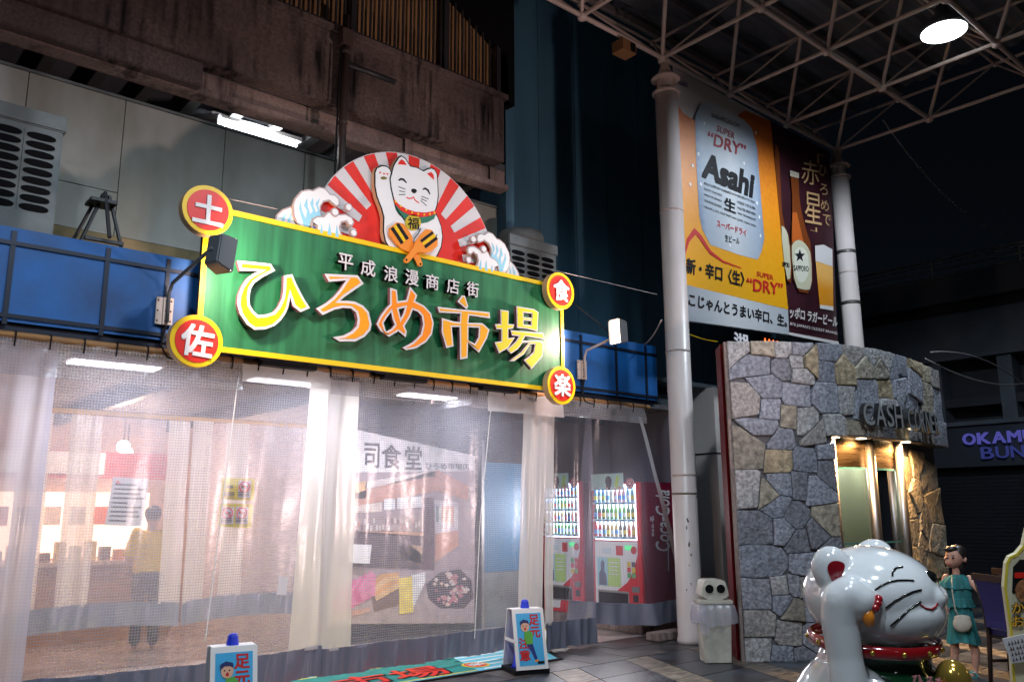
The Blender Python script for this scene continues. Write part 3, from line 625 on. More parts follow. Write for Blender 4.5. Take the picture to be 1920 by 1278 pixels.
# ------------------------------------------------------------------ arm lamps lighting the sign
def arm_lamp(brk, head, aim, label, lit_cam, e):
    B = PY(*brk, 7.36); t = thing('arm_lamp', label, 'lamp', tuple(B), 'arm lamps lighting the sign')
    q = MB(); q.box(B.x-.07, B.x-.012, 7.362, 7.381, B.z-.12, B.z+.12); q.box(B.x-.012, B.x+.07, 7.345, 7.381, B.z-.12, B.z+.12); q.build('bracket', M['bracket'], t)
    for dx in (-.055, .01, .05):
        for dz in (-.09, 0, .09): s = MB(); s.ell((B.x+dx, 7.345 if dx > 0 else 7.362, B.z+dz), (.008, .006, .008), 8, 5); s.build('bolt', M['ink'], t)
    H = Vector(head); d = Vector(aim).normalized()
    q = MB(); q.tube([(B.x+.02, 7.33, B.z-.1), (B.x+.02, 7.33, B.z+.16), (B.x*.9+H.x*.1+.01, 7.28, B.z+.24), tuple(H-d*.12)], .016, 10); q.build('arm', M['lampmetal'] if not lit_cam else M['bracket'], t, True)
    q = MB(); q.tube([(B.x+.02, 7.34, B.z-.12), (B.x-.01, 7.36, B.z-.3), (B.x+.06, 7.37, B.z-.4), (B.x+.2, 7.37, B.z-.42)], .009, 6); q.build('cable', M['ink'], t)
    # head: a box widening towards the lens
    z = Vector((0, 0, 1)); s = d.cross(z).normalized(); v = s.cross(d)
    def P(a, b_, c): return tuple(H+d*a+s*b_+v*c)
    q = MB(); W, Hh = .09, .15; L0, L1 = -.11, .06
    vs = []; n = 10
    for k in range(n+1):
        f = k/n; a = L0+(L1-L0)*f; wd = W*(.72+.28*math.sqrt(f)); hh = Hh*(.8+.2*math.sqrt(f)); vs.append([P(a, -wd, -hh), P(a, wd, -hh), P(a, wd, hh), P(a, -wd, hh)])
    flatv = [p for r_ in vs for p in r_]; fs = [(0, 1, 2, 3)]
    for k in range(n):
        for j in range(4): fs.append((k*4+j, k*4+(j+1) % 4, k*4+4+(j+1) % 4, k*4+4+j))
    q.add(flatv, fs); q.build('housing', M['lampmetal'], t, bevel=.01)
    q = MB(); q.add([P(L1-.02, -W*.93, -Hh*.95), P(L1-.02, W*.93, -Hh*.95), P(L1-.02, W*.93, Hh*.95), P(L1-.02, -W*.93, Hh*.95)], [(0, 1, 2, 3)]); q.build('lens', M['glow_warm'], t)
    q = MB()
    spot_light('bulb', tuple(H+d*.08), tuple(d), e, (1, .74, .64), 165, .4, .06, t)
    return t
hl = PY(416, 476, 6.55); arm_lamp((308, 583), tuple(hl), (.80, .42, -.12), 'arm lamp at the left end of the sign, seen from behind', False, 66)
hr = PY(1158, 622, 6.75); arm_lamp((1091, 693), tuple(hr), (-.97, .03, -.05), 'glowing arm lamp at the right end of the sign', True, 95)

# ------------------------------------------------------------------ vinyl curtains
def film(name, cell, haze, lines, tint, white):
    m = bpy.data.materials.new(name); m.use_nodes = True; n = m.node_tree; L = n.links; n.nodes.clear()
    N = lambda t: n.nodes.new('ShaderNode'+t)
    uv = N('UVMap'); sp = N('SeparateXYZ'); L.new(uv.outputs[0], sp.inputs[0])
    def ln(sock, c, w):
        a = N('Math'); a.operation = 'DIVIDE'; L.new(sock, a.inputs[0]); a.inputs[1].default_value = c
        f = N('Math'); f.operation = 'FRACT'; L.new(a.outputs[0], f.inputs[0]); g = N('Math'); g.operation = 'LESS_THAN'; L.new(f.outputs[0], g.inputs[0]); g.inputs[1].default_value = w; return g
    g1 = ln(sp.outputs[0], cell, .25); g2 = ln(sp.outputs[1], cell, .32); mx = N('Math'); mx.operation = 'MAXIMUM'; L.new(g1.outputs[0], mx.inputs[0]); L.new(g2.outputs[0], mx.inputs[1])
    wn = N('TexNoise'); wn.inputs['Scale'].default_value = 2.2; wn.inputs['Detail'].default_value = 3; L.new(uv.outputs[0], wn.inputs[0])
    wl_ = N('MapRange'); L.new(wn.outputs[0], wl_.inputs[0]); wl_.inputs[1].default_value = .35; wl_.inputs[2].default_value = .65; wl_.inputs[3].default_value = lines*.75; wl_.inputs[4].default_value = lines*1.25
    ml = N('Math'); ml.operation = 'MULTIPLY_ADD'; L.new(mx.outputs[0], ml.inputs[0]); L.new(wl_.outputs[0], ml.inputs[1]); ml.inputs[2].default_value = haze
    nz = N('TexNoise'); nz.inputs['Scale'].default_value = 1.3; nz.inputs['Detail'].default_value = 4; tc = N('TexCoord'); L.new(tc.outputs['Object'], nz.inputs[0])
    ad = N('Math'); ad.operation = 'MULTIPLY_ADD'; L.new(nz.outputs[0], ad.inputs[0]); ad.inputs[1].default_value = .10; L.new(ml.outputs[0], ad.inputs[2]); 
    tr_ = N('BsdfTransparent'); tr_.inputs[0].default_value = (*tint, 1)
    di = N('BsdfDiffuse'); di.inputs[0].default_value = (*white, 1); tl = N('BsdfTranslucent'); tl.inputs[0].default_value = (*white, 1)
    md = N('MixShader'); md.inputs[0].default_value = .55; L.new(di.outputs[0], md.inputs[1]); L.new(tl.outputs[0], md.inputs[2])
    mm = N('MixShader'); L.new(ad.outputs[0], mm.inputs[0]); L.new(tr_.outputs[0], mm.inputs[1]); L.new(md.outputs[0], mm.inputs[2])
    gl = N('BsdfGlossy'); gl.inputs['Roughness'].default_value = .24; lw = N('LayerWeight'); lw.inputs[0].default_value = .12
    mp = N('Math'); mp.operation = 'MULTIPLY_ADD'; L.new(lw.outputs['Facing'], mp.inputs[0]); mp.inputs[1].default_value = .12; mp.inputs[2].default_value = .03
    bn = N('TexNoise'); bn.inputs['Scale'].default_value = 9; L.new(tc.outputs['Object'], bn.inputs[0]); bp = N('Bump'); bp.inputs['Strength'].default_value = .10; bp.inputs['Distance'].default_value = .03; L.new(bn.outputs[0], bp.inputs['Height']); L.new(bp.outputs[0], gl.inputs['Normal'])
    fm = N('MixShader'); L.new(mp.outputs[0], fm.inputs[0]); L.new(mm.outputs[0], fm.inputs[1]); L.new(gl.outputs[0], fm.inputs[2])
    o = N('OutputMaterial'); L.new(fm.outputs[0], o.inputs[0]); return m
M['film'] = film('film', .023, .15, .13, (.93, .93, .98), (.66, .67, .82))
M['film_clear'] = film('film_clear', .026, .0, .13, (.95, .94, .98), (.72, .69, .82))
M['net'] = film('net', .026, .22, .42, (.85, .85, .9), (.5, .47, .48))
M['tarp'] = film('tarp', .026, .78, .03, (.9, .9, .95), (.72, .69, .70))
M['tarp_lilac'] = film('tarp_lilac', .026, .72, .06, (.85, .86, .97), (.60, .58, .68))
M['hem'] = mat('hem', (.22, .23, .30), .28, metal=.3, bump=.25, bscale=5, stretch=(2.5, 1, .5))
class Sheet:
    def __init__(s, top, bot, z0, z1, amp, nf, seed, bow=0.):
        s.top = [Vector(p) for p in top]; s.bot = [Vector(p) for p in bot]; s.z0 = z0; s.z1 = z1; s.amp = amp; s.nf = nf; s.seed = seed; s.bow = bow; s.xf = 0.
        s.W = sum((s.top[i+1]-s.top[i]).length for i in range(len(s.top)-1)); s.H = z1-z0
    def along(s, P, u):
        L = [(P[i+1]-P[i]).length for i in range(len(P)-1)]; t = u*sum(L)
        for i, l in enumerate(L):
            if t <= l or i == len(L)-1:
                d = (P[i+1]-P[i]).normalized(); return P[i]+d*t, Vector((-d.y, d.x))
            t -= l
    def at(s, u, v, wr=0.):
        a, n1 = s.along(s.top, u); b, n2 = s.along(s.bot, u); p = a.lerp(b, v); n = n1.lerp(n2, v)
        ph = s.seed*1.7
        f = math.sin(u*s.nf*2*PI+ph)+.5*math.sin(u*s.nf*4.7*PI+ph*2+v*1.5)+.35*math.sin(u*s.nf*9.3+v*3)
        f = f*s.amp*(.35+.65*v)
        f += (noise.noise((u*6+s.seed, v*4, 3))*.02)+.006*noise.noise((u*s.W*7+v*2, v*1.3, s.seed))+.004*noise.noise((u*s.W*16, v*2.2+u*3, s.seed+4)) + wr*noise.noise((u*s.W*16+s.seed+v*3, v*s.H*2.5, 1.5)) + s.xf*math.sin(u*s.W*34+s.seed+math.sin(v*2.6)*.8)*(.5+.5*math.sin(u*s.W*9+2))
        p = p - n*f*1.0
        zz = s.z1-(s.H)*v + s.bow*math.sin(u*PI)*v
        if wr: zz += wr*.2*noise.noise((u*s.W*11, v*6, s.seed))
        return (p.x, p.y, zz)
    def part(s, name, m, u0, u1, v0, v1, parent, nu=None, nv=26, wr=0., dy=0.):
        nu = nu or max(6, int((u1-u0)*s.W/.035)); vs = []; fs = []; uvs = []
        for j in range(nv+1):
            for i in range(nu+1):
                u = u0+(u1-u0)*i/nu; v = v0+(v1-v0)*j/nv; p = s.at(u, v, wr); vs.append((p[0], p[1]+dy, p[2])); uvs.append((u*s.W, v*s.H))
        for j in range(nv):
            for i in range(nu): k = j*(nu+1)+i; fs.append((k, k+1, k+nu+2, k+nu+1))
        me = bpy.data.meshes.new(name); me.from_pydata(vs, [], fs); ul = me.uv_layers.new(name='UVMap')
        for l in me.loops: ul.data[l.index].uv = uvs[l.vertex_index]
        for p in me.polygons: p.use_smooth = True
        return link(name, me, m, parent)
def curtain(label, sh, strips, hem=.26, main='film', strip='tarp'):
    t = thing('vinyl_curtain', label, 'curtain', sh.at(.5, 1), 'vinyl curtains hanging across the entrance'); vh = 1-hem/sh.H; u = 0.
    for a, c in strips:
        if a > u: sh.part('clear_sheet', M[main], u, a, 0, vh, t)
        sh.xf = .016; sh.part('white_strip', M[strip], a, c, 0, vh, t, nu=max(12, int((c-a)*sh.W/.014))); sh.xf = 0.; u = c
    if u < 1: sh.part('clear_sheet', M[main], u, 1, 0, vh, t)
    if hem: sh.part('hem', M['hem'], 0, 1, vh-.01, 1, t, nu=int(sh.W/.018), nv=12, wr=.03, dy=-.008)
    return t
curtain('bunched lilac white curtain at the left edge', Sheet([(-.6, 7.5), (1.58, 7.5)], [(-.6, 7.42), (1.52, 7.40)], 0.02, 2.94, .05, 4, 1), [(0, 1)], 0, strip='tarp_lilac')
curtain('wide see-through curtain in front of the lit hall, left of the middle seam', Sheet([(1.56, 7.52), (4.2, 7.52)], [(1.5, 7.52), (4.05, 7.5)], .1, 2.90, .022, 3.3, 2, -.03), [(.865, 1)], .24)
curtain('see-through curtain in front of the restaurant panel', Sheet([(4.02, 7.47), (6.98, 7.47)], [(4.03, 7.50), (5.5, 7.48), (6.85, 7.50)], .09, 2.90, .022, 3.6, 3), [(0, .115), (.875, 1)], .22)
curtain('narrow see-through curtain in front of the further vending machine', Sheet([(6.95, 7.48), (7.8, 7.52)], [(6.86, 7.46), (7.35, 7.5), (7.72, 7.44)], .03, 2.86, .03, 3, 4), [(0, .22)], .27, main='film_clear')
c4 = curtain('loose see-through curtain wrapped around the nearer vending machine', Sheet([(7.75, 7.55), (8.78, 7.52)], [(7.95, 8.2), (8.72, 7.42), (9.45, 7.28)], .2, 2.84, .025, 3, 5, -.05), [(.93, 1)], .24, main='film_clear')
hd = thing('net_valance', 'reinforced net valance below the canopy', 'valance', (4, 7.43, 2.7))
for (a, c, z0, m) in ((-.6, 2.6, 2.66, 'net'), (2.6, 3.1, 2.7, 'net'), (3.1, 4.0, 2.78, 'tarp'), (4.0, 6.0, 2.74, 'net'), (6.0, 7.2, 2.72, 'tarp'), (7.2, 8.75, 2.74, 'net')):
    Sheet([(a, 7.425), (c, 7.425)], [(a, 7.4), (c, 7.4)], z0, 2.99, .008, (c-a)*3, a).part('net', M[m], 0, 1, 0, 1, hd, nv=6, wr=.012)
rp = thing('cord', 'thin white cord hanging down behind the left curtain', 'cord', (3.0, 7.42, 0))
A = PY(447, 705, 7.4); B = PY(385, 1200, 7.4); q = MB(); q.tube([A, B], .006, 6); q.build('cord_line', M['white'], rp)
rp = thing('cord', 'thin white cord hanging down across the restaurant panel', 'cord', (5.6, 7.42, 0))
A = PY(920, 768, 7.4); B = PY(890, 1196, 7.4); q = MB(); q.tube([A, PY(900, 980, 7.41), B], .005, 6); q.build('cord_line', M['white'], rp)

# ------------------------------------------------------------------ the hall behind the curtains
hall = thing('market_hall', 'lit market hall seen through the vinyl curtains', 'building', (4, 10, 0))
M['hallfloor'] = mat('hallfloor', (.45, .38, .36), .18, var=.25, vscale=3)
q = MB(); q.box(-2.5, 9.7, 7.62, 13.5, -.011, .003); q.build('hall_floor', M['hallfloor'], hall)
q = MB(); q.box(-2.5, 9.7, 7.62, 13.5, 3.0, 3.06); q.build('hall_ceiling', mat('hallceil', (.13, .12, .13), .7), hall)
q = MB(); q.box(-2.5, 9.7, 13.4, 13.5, 0, 3.0); q.build('hall_wall', mat('hallwall', (.55, .42, .36), .7, var=.3, vscale=2), hall)
q = MB(); q.box(9.62, 9.7, 7.62, 13.4, 0, 3.0); q.build('hall_wall', mat('hallwall2', (.16, .15, .19), .6), hall)
q = MB(); q.box(-2.5, -2.42, 7.62, 13.4, 0, 3.0); q.build('hall_wall', mat('hallwall3', (.4, .35, .33), .7), hall)
q = MB(); q.box(4.95, 5.03, 9.4, 13.39, 0, 3.0); q.build('partition', mat('hallwall4', (.62, .57, .58), .7), hall)
for k in range(7): q = MB(); q.box(-2+k*1.6, -1.9+k*1.6, 7.7, 13.3, 2.82, 2.995); q.build('ceiling_beam', M['rail'], hall)
def ceil_light(px, py, wd, e, label, y=8.1):
    p = PY(px, py, y); t = thing('ceiling_light', label, 'lamp', (p.x, y, 2.95), 'fluorescent panels in the market hall')
    q = MB(); q.box(p.x-wd/2-.03, p.x+wd/2+.03, y-.15, y+.15, 2.93, 2.995); q.build('fixture', M['white'], t)
    q = MB(); q.box(p.x-wd/2, p.x+wd/2, y-.12, y+.12, 2.915, 2.929); q.build('diffuser', M['panel_light'], t)
    l = bpy.data.lights.new('glow', 'AREA'); l.shape = 'RECTANGLE'; l.size = wd; l.size_y = .24; l.energy = e; l.color = (.95, .96, 1)
    o = bpy.data.objects.new('glow', l); COL.objects.link(o); o.location = (p.x, y, 2.90); o.parent = t; o.matrix_parent_inverse = Matrix.Translation(t.location).inverted()
ceil_light(215, 684, .75, 27, 'fluorescent panel nearest the left edge of the hall')
ceil_light(540, 722, .8, 27, 'fluorescent panel in the hall behind the middle seam')
ceil_light(808, 746, .8, 27, 'fluorescent panel in the hall above the restaurant panel')
for i, (x, y) in enumerate(((1.0, 10.8), (3.2, 11.2), (3.6, 12.4), (.2, 12.3))):
    t = thing('pendant_bulb', ['warm round bulb far inside the hall, leftmost', 'warm round bulb far inside the hall, near the yellow shirt', 'white round bulb at the back of the hall beside the partition', 'warm round bulb at the very back of the hall'][i], 'lamp', (x, y, 2.5), 'round bulbs in the hall')
    q = MB(); q.ell((x, y, 2.42), (.08, .08, .08)); q.build('globe', emat('globe', (1, .88, .74), 10), t, True); q = MB(); q.tube([(x, y, 2.49), (x, y, 2.82)], .008, 6); q.build('cord', M['ink'], t)
    point_light('bulb', (x, y, 2.3), 32, (1, .68, .45), .12, t)
# second row of curtains inside
def inner(label, x0, x1, strips, y=9.55, z0=.42, z1=2.62, seed=9):
    return curtain(label, Sheet([(x0, y), (x1, y)], [(x0, y), (x1, y-.05)], z0, z1, .02, 2, seed, .05), strips, .22)
inner('inner curtain row with white strips deep in the hall, left half', 1.75, 3.42, [(0, .17), (.27, .45), (.86, 1)], seed=9)
inner('inner curtain row with white strips deep in the hall, right half', 3.44, 4.93, [(0, .15), (.26, .44), (.9, 1)], y=9.5, seed=12)
q = MB(); t = thing('inner_curtain_pole', 'orange pole carrying the inner curtains', 'curtain pole', (3, 9.5, 2.66)); q.tube([(1.5, 9.53, 2.64), (4.95, 9.53, 2.64)], .03, 8); q.build('pole', mat('poleo', (.6, .3, .05), .5), t)
# stall at the back of the hall
st = thing('food_stall', 'food stall glowing warmly at the back of the hall', 'stall', (2, 12.4, 0))
q = MB(); q.box(-.6, 4.2, 12.0, 12.6, 0, .95); q.build('counter', M['wood'], st)
q = MB(); q.box(-.7, 4.3, 11.9, 12.7, .952, 1.0); q.build('counter_top', mat('ctop', (.5, .36, .25), .35), st)
q = MB(); q.box(-.6, 4.2, 13.2, 13.38, 1.0, 1.9); q.build('showcase', mat('showcase', (.7, .5, .36), .4, emit=(1, .62, .36), es=2.4), st)
q = MB(); q.box(-.6, 4.2, 12.0, 12.06, 2.05, 2.4); q.build('awning', mat('awning', (.55, .08, .06), .6), st)
q = MB(); q.box(1.6, 3.2, 11.94, 11.98, 2.1, 2.38); q.build('sign_panel', M['white'], st)
for k in range(26):
    x = -.4+k*.18; h = .1+random.random()*.16; q = MB(); c = random.choice([(.7, .3, .1), (.75, .7, .6), (.6, .1, .05), (.7, .55, .2), (.2, .15, .1)])
    q.box(x-.06, x+.06, 12.2, 12.34, 1.001, 1.0+h); q.build('tray', mat('tray', c, .5), st)
for k in range(14):
    x = -.3+k*.32; q = MB(); q.box(x-.1, x+.1, 13.1, 13.19, 1.45, 1.7); q.build('packet', mat('packet', random.choice([(.7, .2, .1), (.8, .75, .6), (.75, .5, .1)]), .5), st)
# person in yellow behind inner curtain
def figure(name, label, loc, rot, H, shirt, pants, hair=(.012, .009, .009)):
    t = thing(name, label, 'person', loc, rot=rot); k = H/1.7
    S_ = lambda *p: tuple(v*k for v in p)
    q = MB()
    q.ell(S_(0, 0, 1.57), S_(.085, .1, .115)); chain(q, [S_(0, .01, 1.36, .05), S_(0, 0, 1.5, .05)])
    for s in (-1, 1):
        chain(q, [S_(s*.19, .02, 1.33, .05), S_(s*.24, .03, 1.08, .04), S_(s*.2, -.12, .9, .032), S_(s*.18, -.18, .86, .04)]); chain(q, [S_(s*.09, 0, .85, .075), S_(s*.1, 0, .48, .055), S_(s*.1, .02, .1, .04), S_(s*.1, -.08, .04, .04)])
    q.ell(S_(0, 0, 1.15), S_(.17, .1, .26)); link('body', remesh(q, .014*k), mat('skinp', (.5, .3, .22), .5), t, True)
    q = MB(); q.ell(S_(0, 0, 1.14), S_(.2, .13, .28)); q.ell(S_(0, 0, .95), S_(.19, .13, .15))
    for s in (-1, 1): chain(q, [S_(s*.16, .01, 1.36, .075), S_(s*.24, .03, 1.12, .062)])
    link('shirt', remesh(q, .014*k), shirt, t, True)
    q = MB(); q.ell(S_(0, 0, .88), S_(.18, .13, .14))
    for s in (-1, 1): chain(q, [S_(s*.09, 0, .85, .1), S_(s*.1, 0, .48, .075), S_(s*.1, .02, .12, .065)])
    link('trousers', remesh(q, .014*k), pants, t, True)
    q = MB(); q.ell(S_(0, .025, 1.6), S_(.1, .1, .105)); link('hair', remesh(q, .012*k), M['hair'], t, True)
    return t
pp = PY(285, 990, 10.9)
figure('person', 'person in a yellow shirt and dark trousers standing inside the hall', (pp.x, 10.9, 0), PI*.9, 1.7, mat('yshirt', (.75, .5, .02), .7), mat('ptr', (.03, .03, .05), .7))
# notices taped to the film
def paper(label, quad, Y, m, cat='notice', group=None):
    t = thing('notice', label, cat, tuple(PY(*quad[0], Y)), group); q = MB(); q.add([PY(*p, Y) for p in quad]+[PY(*p, Y)+Vector((0, .003, 0)) for p in quad], [(0, 1, 2, 3), (7, 6, 5, 4), (0, 4, 5, 1), (1, 5, 6, 2), (2, 6, 7, 3), (3, 7, 4, 0)]); q.build('sheet', m, t); return t
M['paper'] = mat('paper', (.72, .7, .72), .7); M['paper_grey'] = mat('paper_grey', (.42, .39, .41), .7)
t = paper('grey typed notice hung on the inner curtain', [(212, 894), (279, 897), (267, 986), (197, 984)], 9.35, M['paper_grey'])
for j in range(9):
    y = 906+j*8.4; x0 = 214-(y-894)*.17; q = MB(); ln_ = (40, 56, 50, 58, 30, 57, 52, 55, 33)[j]
    q.add([PY(x0+4, y, 9.345), PY(x0+4+ln_, y+1.5, 9.345), PY(x0+3.5+ln_, y+4.0, 9.345), PY(x0+3.5, y+2.5, 9.345)], [(0, 1, 2, 3)]); q.build('text_line', M['seam'], t)
q = MB(); q.add([PY(221, 900, 9.344), PY(225, 905, 9.344), PY(218, 905, 9.344)], [(0, 1, 2)]); q.build('warning_mark', M['red'], t)
t = paper('pair of yellow bordered warning notices on the left curtain, upper pair', [(417, 895), (478, 897), (476, 938), (414, 935)], 7.56, M['matyellow'])
t2 = paper('pair of yellow bordered warning notices on the left curtain, lower pair', [(413, 943), (475, 945), (471, 989), (409, 987)], 7.56, M['matyellow'])
for tt, dy, dx in ((t, 0, 0), (t2, 49, -5)):
    for k in range(2):
        x0 = 421+dx+k*27; y0 = 900+dy
        q = MB(); q.add([PY(x0, y0, 7.552), PY(x0+23, y0+1, 7.552), PY(x0+21, y0+33, 7.552), PY(x0-2, y0+32, 7.552)], [(0, 1, 2, 3)]); q.build('card', M['matyellow'] if (k == 0 and dy == 0) else M['paper'], tt)
        c = PY(x0+10.5, y0+12, 7.548)
        if not (k == 0 and dy == 0):
            q = MB(); q.prism(disc2((c.x, c.z), .052, n=20), 7.547, 7.5495, [disc2((c.x, c.z), .040, n=20)]); q.prism(stroke([(c.x-.035, c.z+.03), (c.x+.035, c.z-.03)], .012), 7.547, 7.5495); q.build('prohibition_mark', M['red'], tt)
        q = MB(); q.box(c.x-.03, c.x+.03, 7.5475, 7.5495, c.z-.012, c.z+.012); q.build('picture', M['seam'], tt)
        for j in range(3): cc = PY(x0+9, y0+22+j*3.3, 7.548); q = MB(); q.box(cc.x-.05, cc.x+.05, 7.547, 7.5495, cc.z-.004, cc.z+.004); q.build('text_line', M['seam'], tt)
paper('white paper on the edge strip of the left curtain', [(523, 1080), (541, 1081), (537, 1115), (519, 1114)], 7.44, M['paper'])
paper('small white price sheet on the restaurant panel', [(655, 1019), (697, 1021), (693, 1056), (653, 1054)], 9.3, M['paper'])

# ------------------------------------------------------------------ restaurant picture panel
mu = thing('restaurant_panel', 'large printed restaurant panel with name and food pictures behind the curtain', 'sign', (6.2, 9.4, 0))
YM = 9.4; zm = lambda x, y: (600+x*.3757, 760+y*.3757)
def mp(name, pts, m, lay):
    q = MB(); q.add([PY(*zm(*p), YM-.004*lay) for p in pts], [tuple(range(len(pts)))]); return q.build(name, m, mu)
q = MB(); q.add([PY(*zm(*p), YM) for p in ((70, 95), (775, 250), (770, 1085), (40, 1090))]+[PY(*zm(*p), YM)+Vector((0, .04, 0)) for p in ((70, 95), (775, 250), (770, 1085), (40, 1090))], [(0, 1, 2, 3), (7, 6, 5, 4), (0, 4, 5, 1), (1, 5, 6, 2), (2, 6, 7, 3), (3, 7, 4, 0)]); q.build('board', mat('mboard', (.33, .25, .27), .5), mu)
mm_ = lambda c, r=.5: mat('print', c, r, var=.25, vscale=7)
mp('name_field', [(70, 95), (775, 250), (768, 325), (60, 335)], mm_((.75, .72, .74)), 1)
mp('lower_field', [(60, 820), (770, 820), (770, 1083), (40, 1088)], mm_((.42, .33, .36)), 1)
for nm, p, c in (('counter_front', [(100, 620), (520, 650), (520, 815), (90, 800)], (.10, .065, .08)), ('post', [(515, 460), (570, 460), (570, 820), (515, 820)], (.13, .07, .09)), ('eaves', [(165, 440), (590, 320), (740, 400), (740, 470), (585, 425), (160, 505)], (.55, .27, .2)),
                 ('rafters', [(230, 380), (575, 320), (575, 350), (225, 415)], (.7, .6, .58)), ('lintel', [(150, 505), (310, 480), (310, 530), (145, 535)], (.72, .6, .55)), ('shelf', [(120, 560), (520, 540), (520, 630), (110, 625)], (.4, .3, .3)),
                 ('shelf_edge', [(110, 615), (520, 632), (520, 650), (108, 640)], (.62, .32, .2)), ('bench', [(390, 690), (510, 700), (510, 785), (400, 765)], (.6, .38, .25)), ('side_counter', [(575, 640), (690, 620), (690, 700), (575, 780)], (.6, .3, .22)), ('side_shelf', [(570, 470), (690, 480), (690, 620), (575, 640)], (.62, .55, .6)),
                 ('lamp_box', [(155, 390), (235, 375), (230, 460), (150, 470)], (.75, .45, .2))): mp(nm, p, mm_(c), 2)
for x, y in ((320, 465), (385, 460), (455, 455)): mp('menu_sheet', [(x, y), (x+55, y-2), (x+55, y+52), (x, y+56)], mm_((.74, .74, .78)), 3)
for k in range(26):
    x = 130+k*15; y = 560+random.random()*40; mp('jar', [(x, y), (x+10, y), (x+10, y+26), (x, y+26)], mm_(random.choice([(.2, .12, .13), (.7, .6, .55), (.5, .25, .2), (.75, .7, .7)])), 3)
for k in range(7): x = 580+k*15; mp('side_picture', [(x, 500), (x+12, 502), (x+12, 580+k % 2*20), (x, 580)], mm_(random.choice([(.2, .3, .3), (.7, .4, .3), (.75, .7, .7)])), 3)
mp('plate', [(55, 1040), (250, 1005), (245, 1030), (60, 1075)], mm_((.6, .33, .28)), 2)
for k in range(6): x = 60+k*26; y = 985-k*14; mp('sashimi_slice', [(x, y), (x+60, y-95), (x+90, y-70), (x+85, y+35), (x+20, y+55)], mm_(((.62, .12, .3), (.7, .22, .4))[k % 2]), 2.2+k*.3)
mp('meal_bowl', [(530, 890), (600, 830), (700, 815), (755, 870), (765, 960), (720, 1010), (600, 1010), (540, 960)], mm_((.05, .03, .05)), 2)
for k in range(46):
    a = random.random()*2*PI; r = math.sqrt(random.random()); x = 650+95*r*math.cos(a); y = 915+78*r*math.sin(a); s_ = 9+random.random()*9
    mp('topping', [(x-s_, y), (x, y-s_*.8), (x+s_, y), (x, y+s_*.8)], mm_(random.choice([(.75, .62, .58), (.6, .25, .28), (.7, .5, .45), (.5, .15, .2)])), 3+k*.02)
mp('tray', [(250, 920), (390, 850), (400, 990), (270, 1030)], mm_((.2, .12, .12)), 2)
for k in range(4): y = 860+k*18; mp('cutlet', [(245+k*10, y+40), (300+k*20, y-20), (395, y-30), (395, y-5), (280, y+60)], mm_(((.7, .36, .14), (.75, .48, .25))[k % 2]), 3+k*.2)
mp('yellow_card', [(395, 860), (460, 850), (465, 1030), (395, 1040)], mm_((.78, .6, .12)), 4.2); mp('white_card', [(455, 845), (525, 830), (525, 880), (470, 1000), (462, 1030)], mm_((.75, .73, .78)), 3.5)
for ch, bl, br, tl in (('司', (218, 310), (295, 312), (222, 185)), ('食', (308, 312), (405, 318), (308, 190)), ('堂', (423, 318), (508, 320), (425, 200))): textq('character', ch, bl, br, tl, YM-.012, M['ink'], mu, .012, .001, zm)
textq('lettering', 'ひろめ市場店', (525, 316), (745, 322), (525, 282), YM-.012, M['seam'], mu, .004, .001, zm)
td = thing('teal_door', 'teal blue panel beside the restaurant picture, behind the curtain', 'door', (7.7, 9.6, 0))
q = MB(); A = PY(905, 900, 9.6); B = PY(985, 900, 9.6); q.box(A.x, B.x, 9.6, 9.66, .75, 2.3); q.build('upper_panel', mat('tealp', (.02, .16, .3), .4), td); q = MB(); q.box(A.x, B.x, 9.58, 9.66, 0, .745); q.build('lower_panel', M['acbody'], td)
q = MB(); q.box(A.x-.05, A.x, 9.56, 9.68, 0, 2.6); q.build('jamb', M['steel'], td)

# floor mats
mt = thing('entrance_mat', 'green entrance mat with the market name in red, on the pavement under the curtain', 'mat', (5, 7.5, 0))
q = MB(); q.add([(1.2, 7.02, .008), (6.75, 7.02, .008), (7.28, 7.98, .008), (1.2, 7.98, .008)]+[(1.2, 7.02, .016), (6.75, 7.02, .016), (7.28, 7.98, .016), (1.2, 7.98, .016)], [(0, 1, 2, 3), (4, 5, 6, 7), (0, 1, 5, 4), (1, 2, 6, 5), (2, 3, 7, 6), (3, 0, 4, 7)]); q.build('base', M['ink'], mt)
def gq(name, x0, x1, y0, y1, z, m, sk=0.): q = MB(); q.add([(x0, y0, z), (x1, y0, z), (x1+sk, y1, z), (x0+sk, y1, z)], [(0, 1, 2, 3)]); return q.build(name, m, mt)
gq('ground_colour', 1.25, 6.7, 7.06, 7.94, .018, M['cyan'], .45)
gq('green_field', 1.3, 5.62, 7.09, 7.86, .020, M['teal'], .25)
for y in (7.085, 7.86): gq('yellow_line', 1.3, 5.62, y, y+.025, .0215, M['matyellow'], 0)
for k in range(5): gq('white_stripe', 5.7, 6.6, 7.1+k*.17, 7.14+k*.17, .020, M['white'], .05)
gq('beige_stripe', 6.2, 6.5, 7.08, 7.92, .0215, mat('mbeige', (.6, .48, .38), .7), .42)
for dx, dz, m in ((.025, .0222, M['ink']), (0, .0245, M['red'])): text3('lettering', 'ひろめ市場', (2.2+dx, 7.13-dx, dz), (3.15, 0, 0), (.08, .5, 0), m, mt, .012, .0)
q = MB(); q.add([(5.78+.15*math.cos(k*PI/12), 7.34+.15*math.sin(k*PI/12), .0222) for k in range(24)], [tuple(range(24))]); q.build('medallion_rim', M['matyellow'], mt)
q = MB(); q.add([(5.78+.125*math.cos(k*PI/12), 7.34+.125*math.sin(k*PI/12), .0236) for k in range(24)], [tuple(range(24))]); q.build('medallion', M['red'], mt)
text3('character', '楽', (5.68, 7.26, .025), (.2, 0, 0), (.01, .16, 0), M['white'], mt, .02, .0)
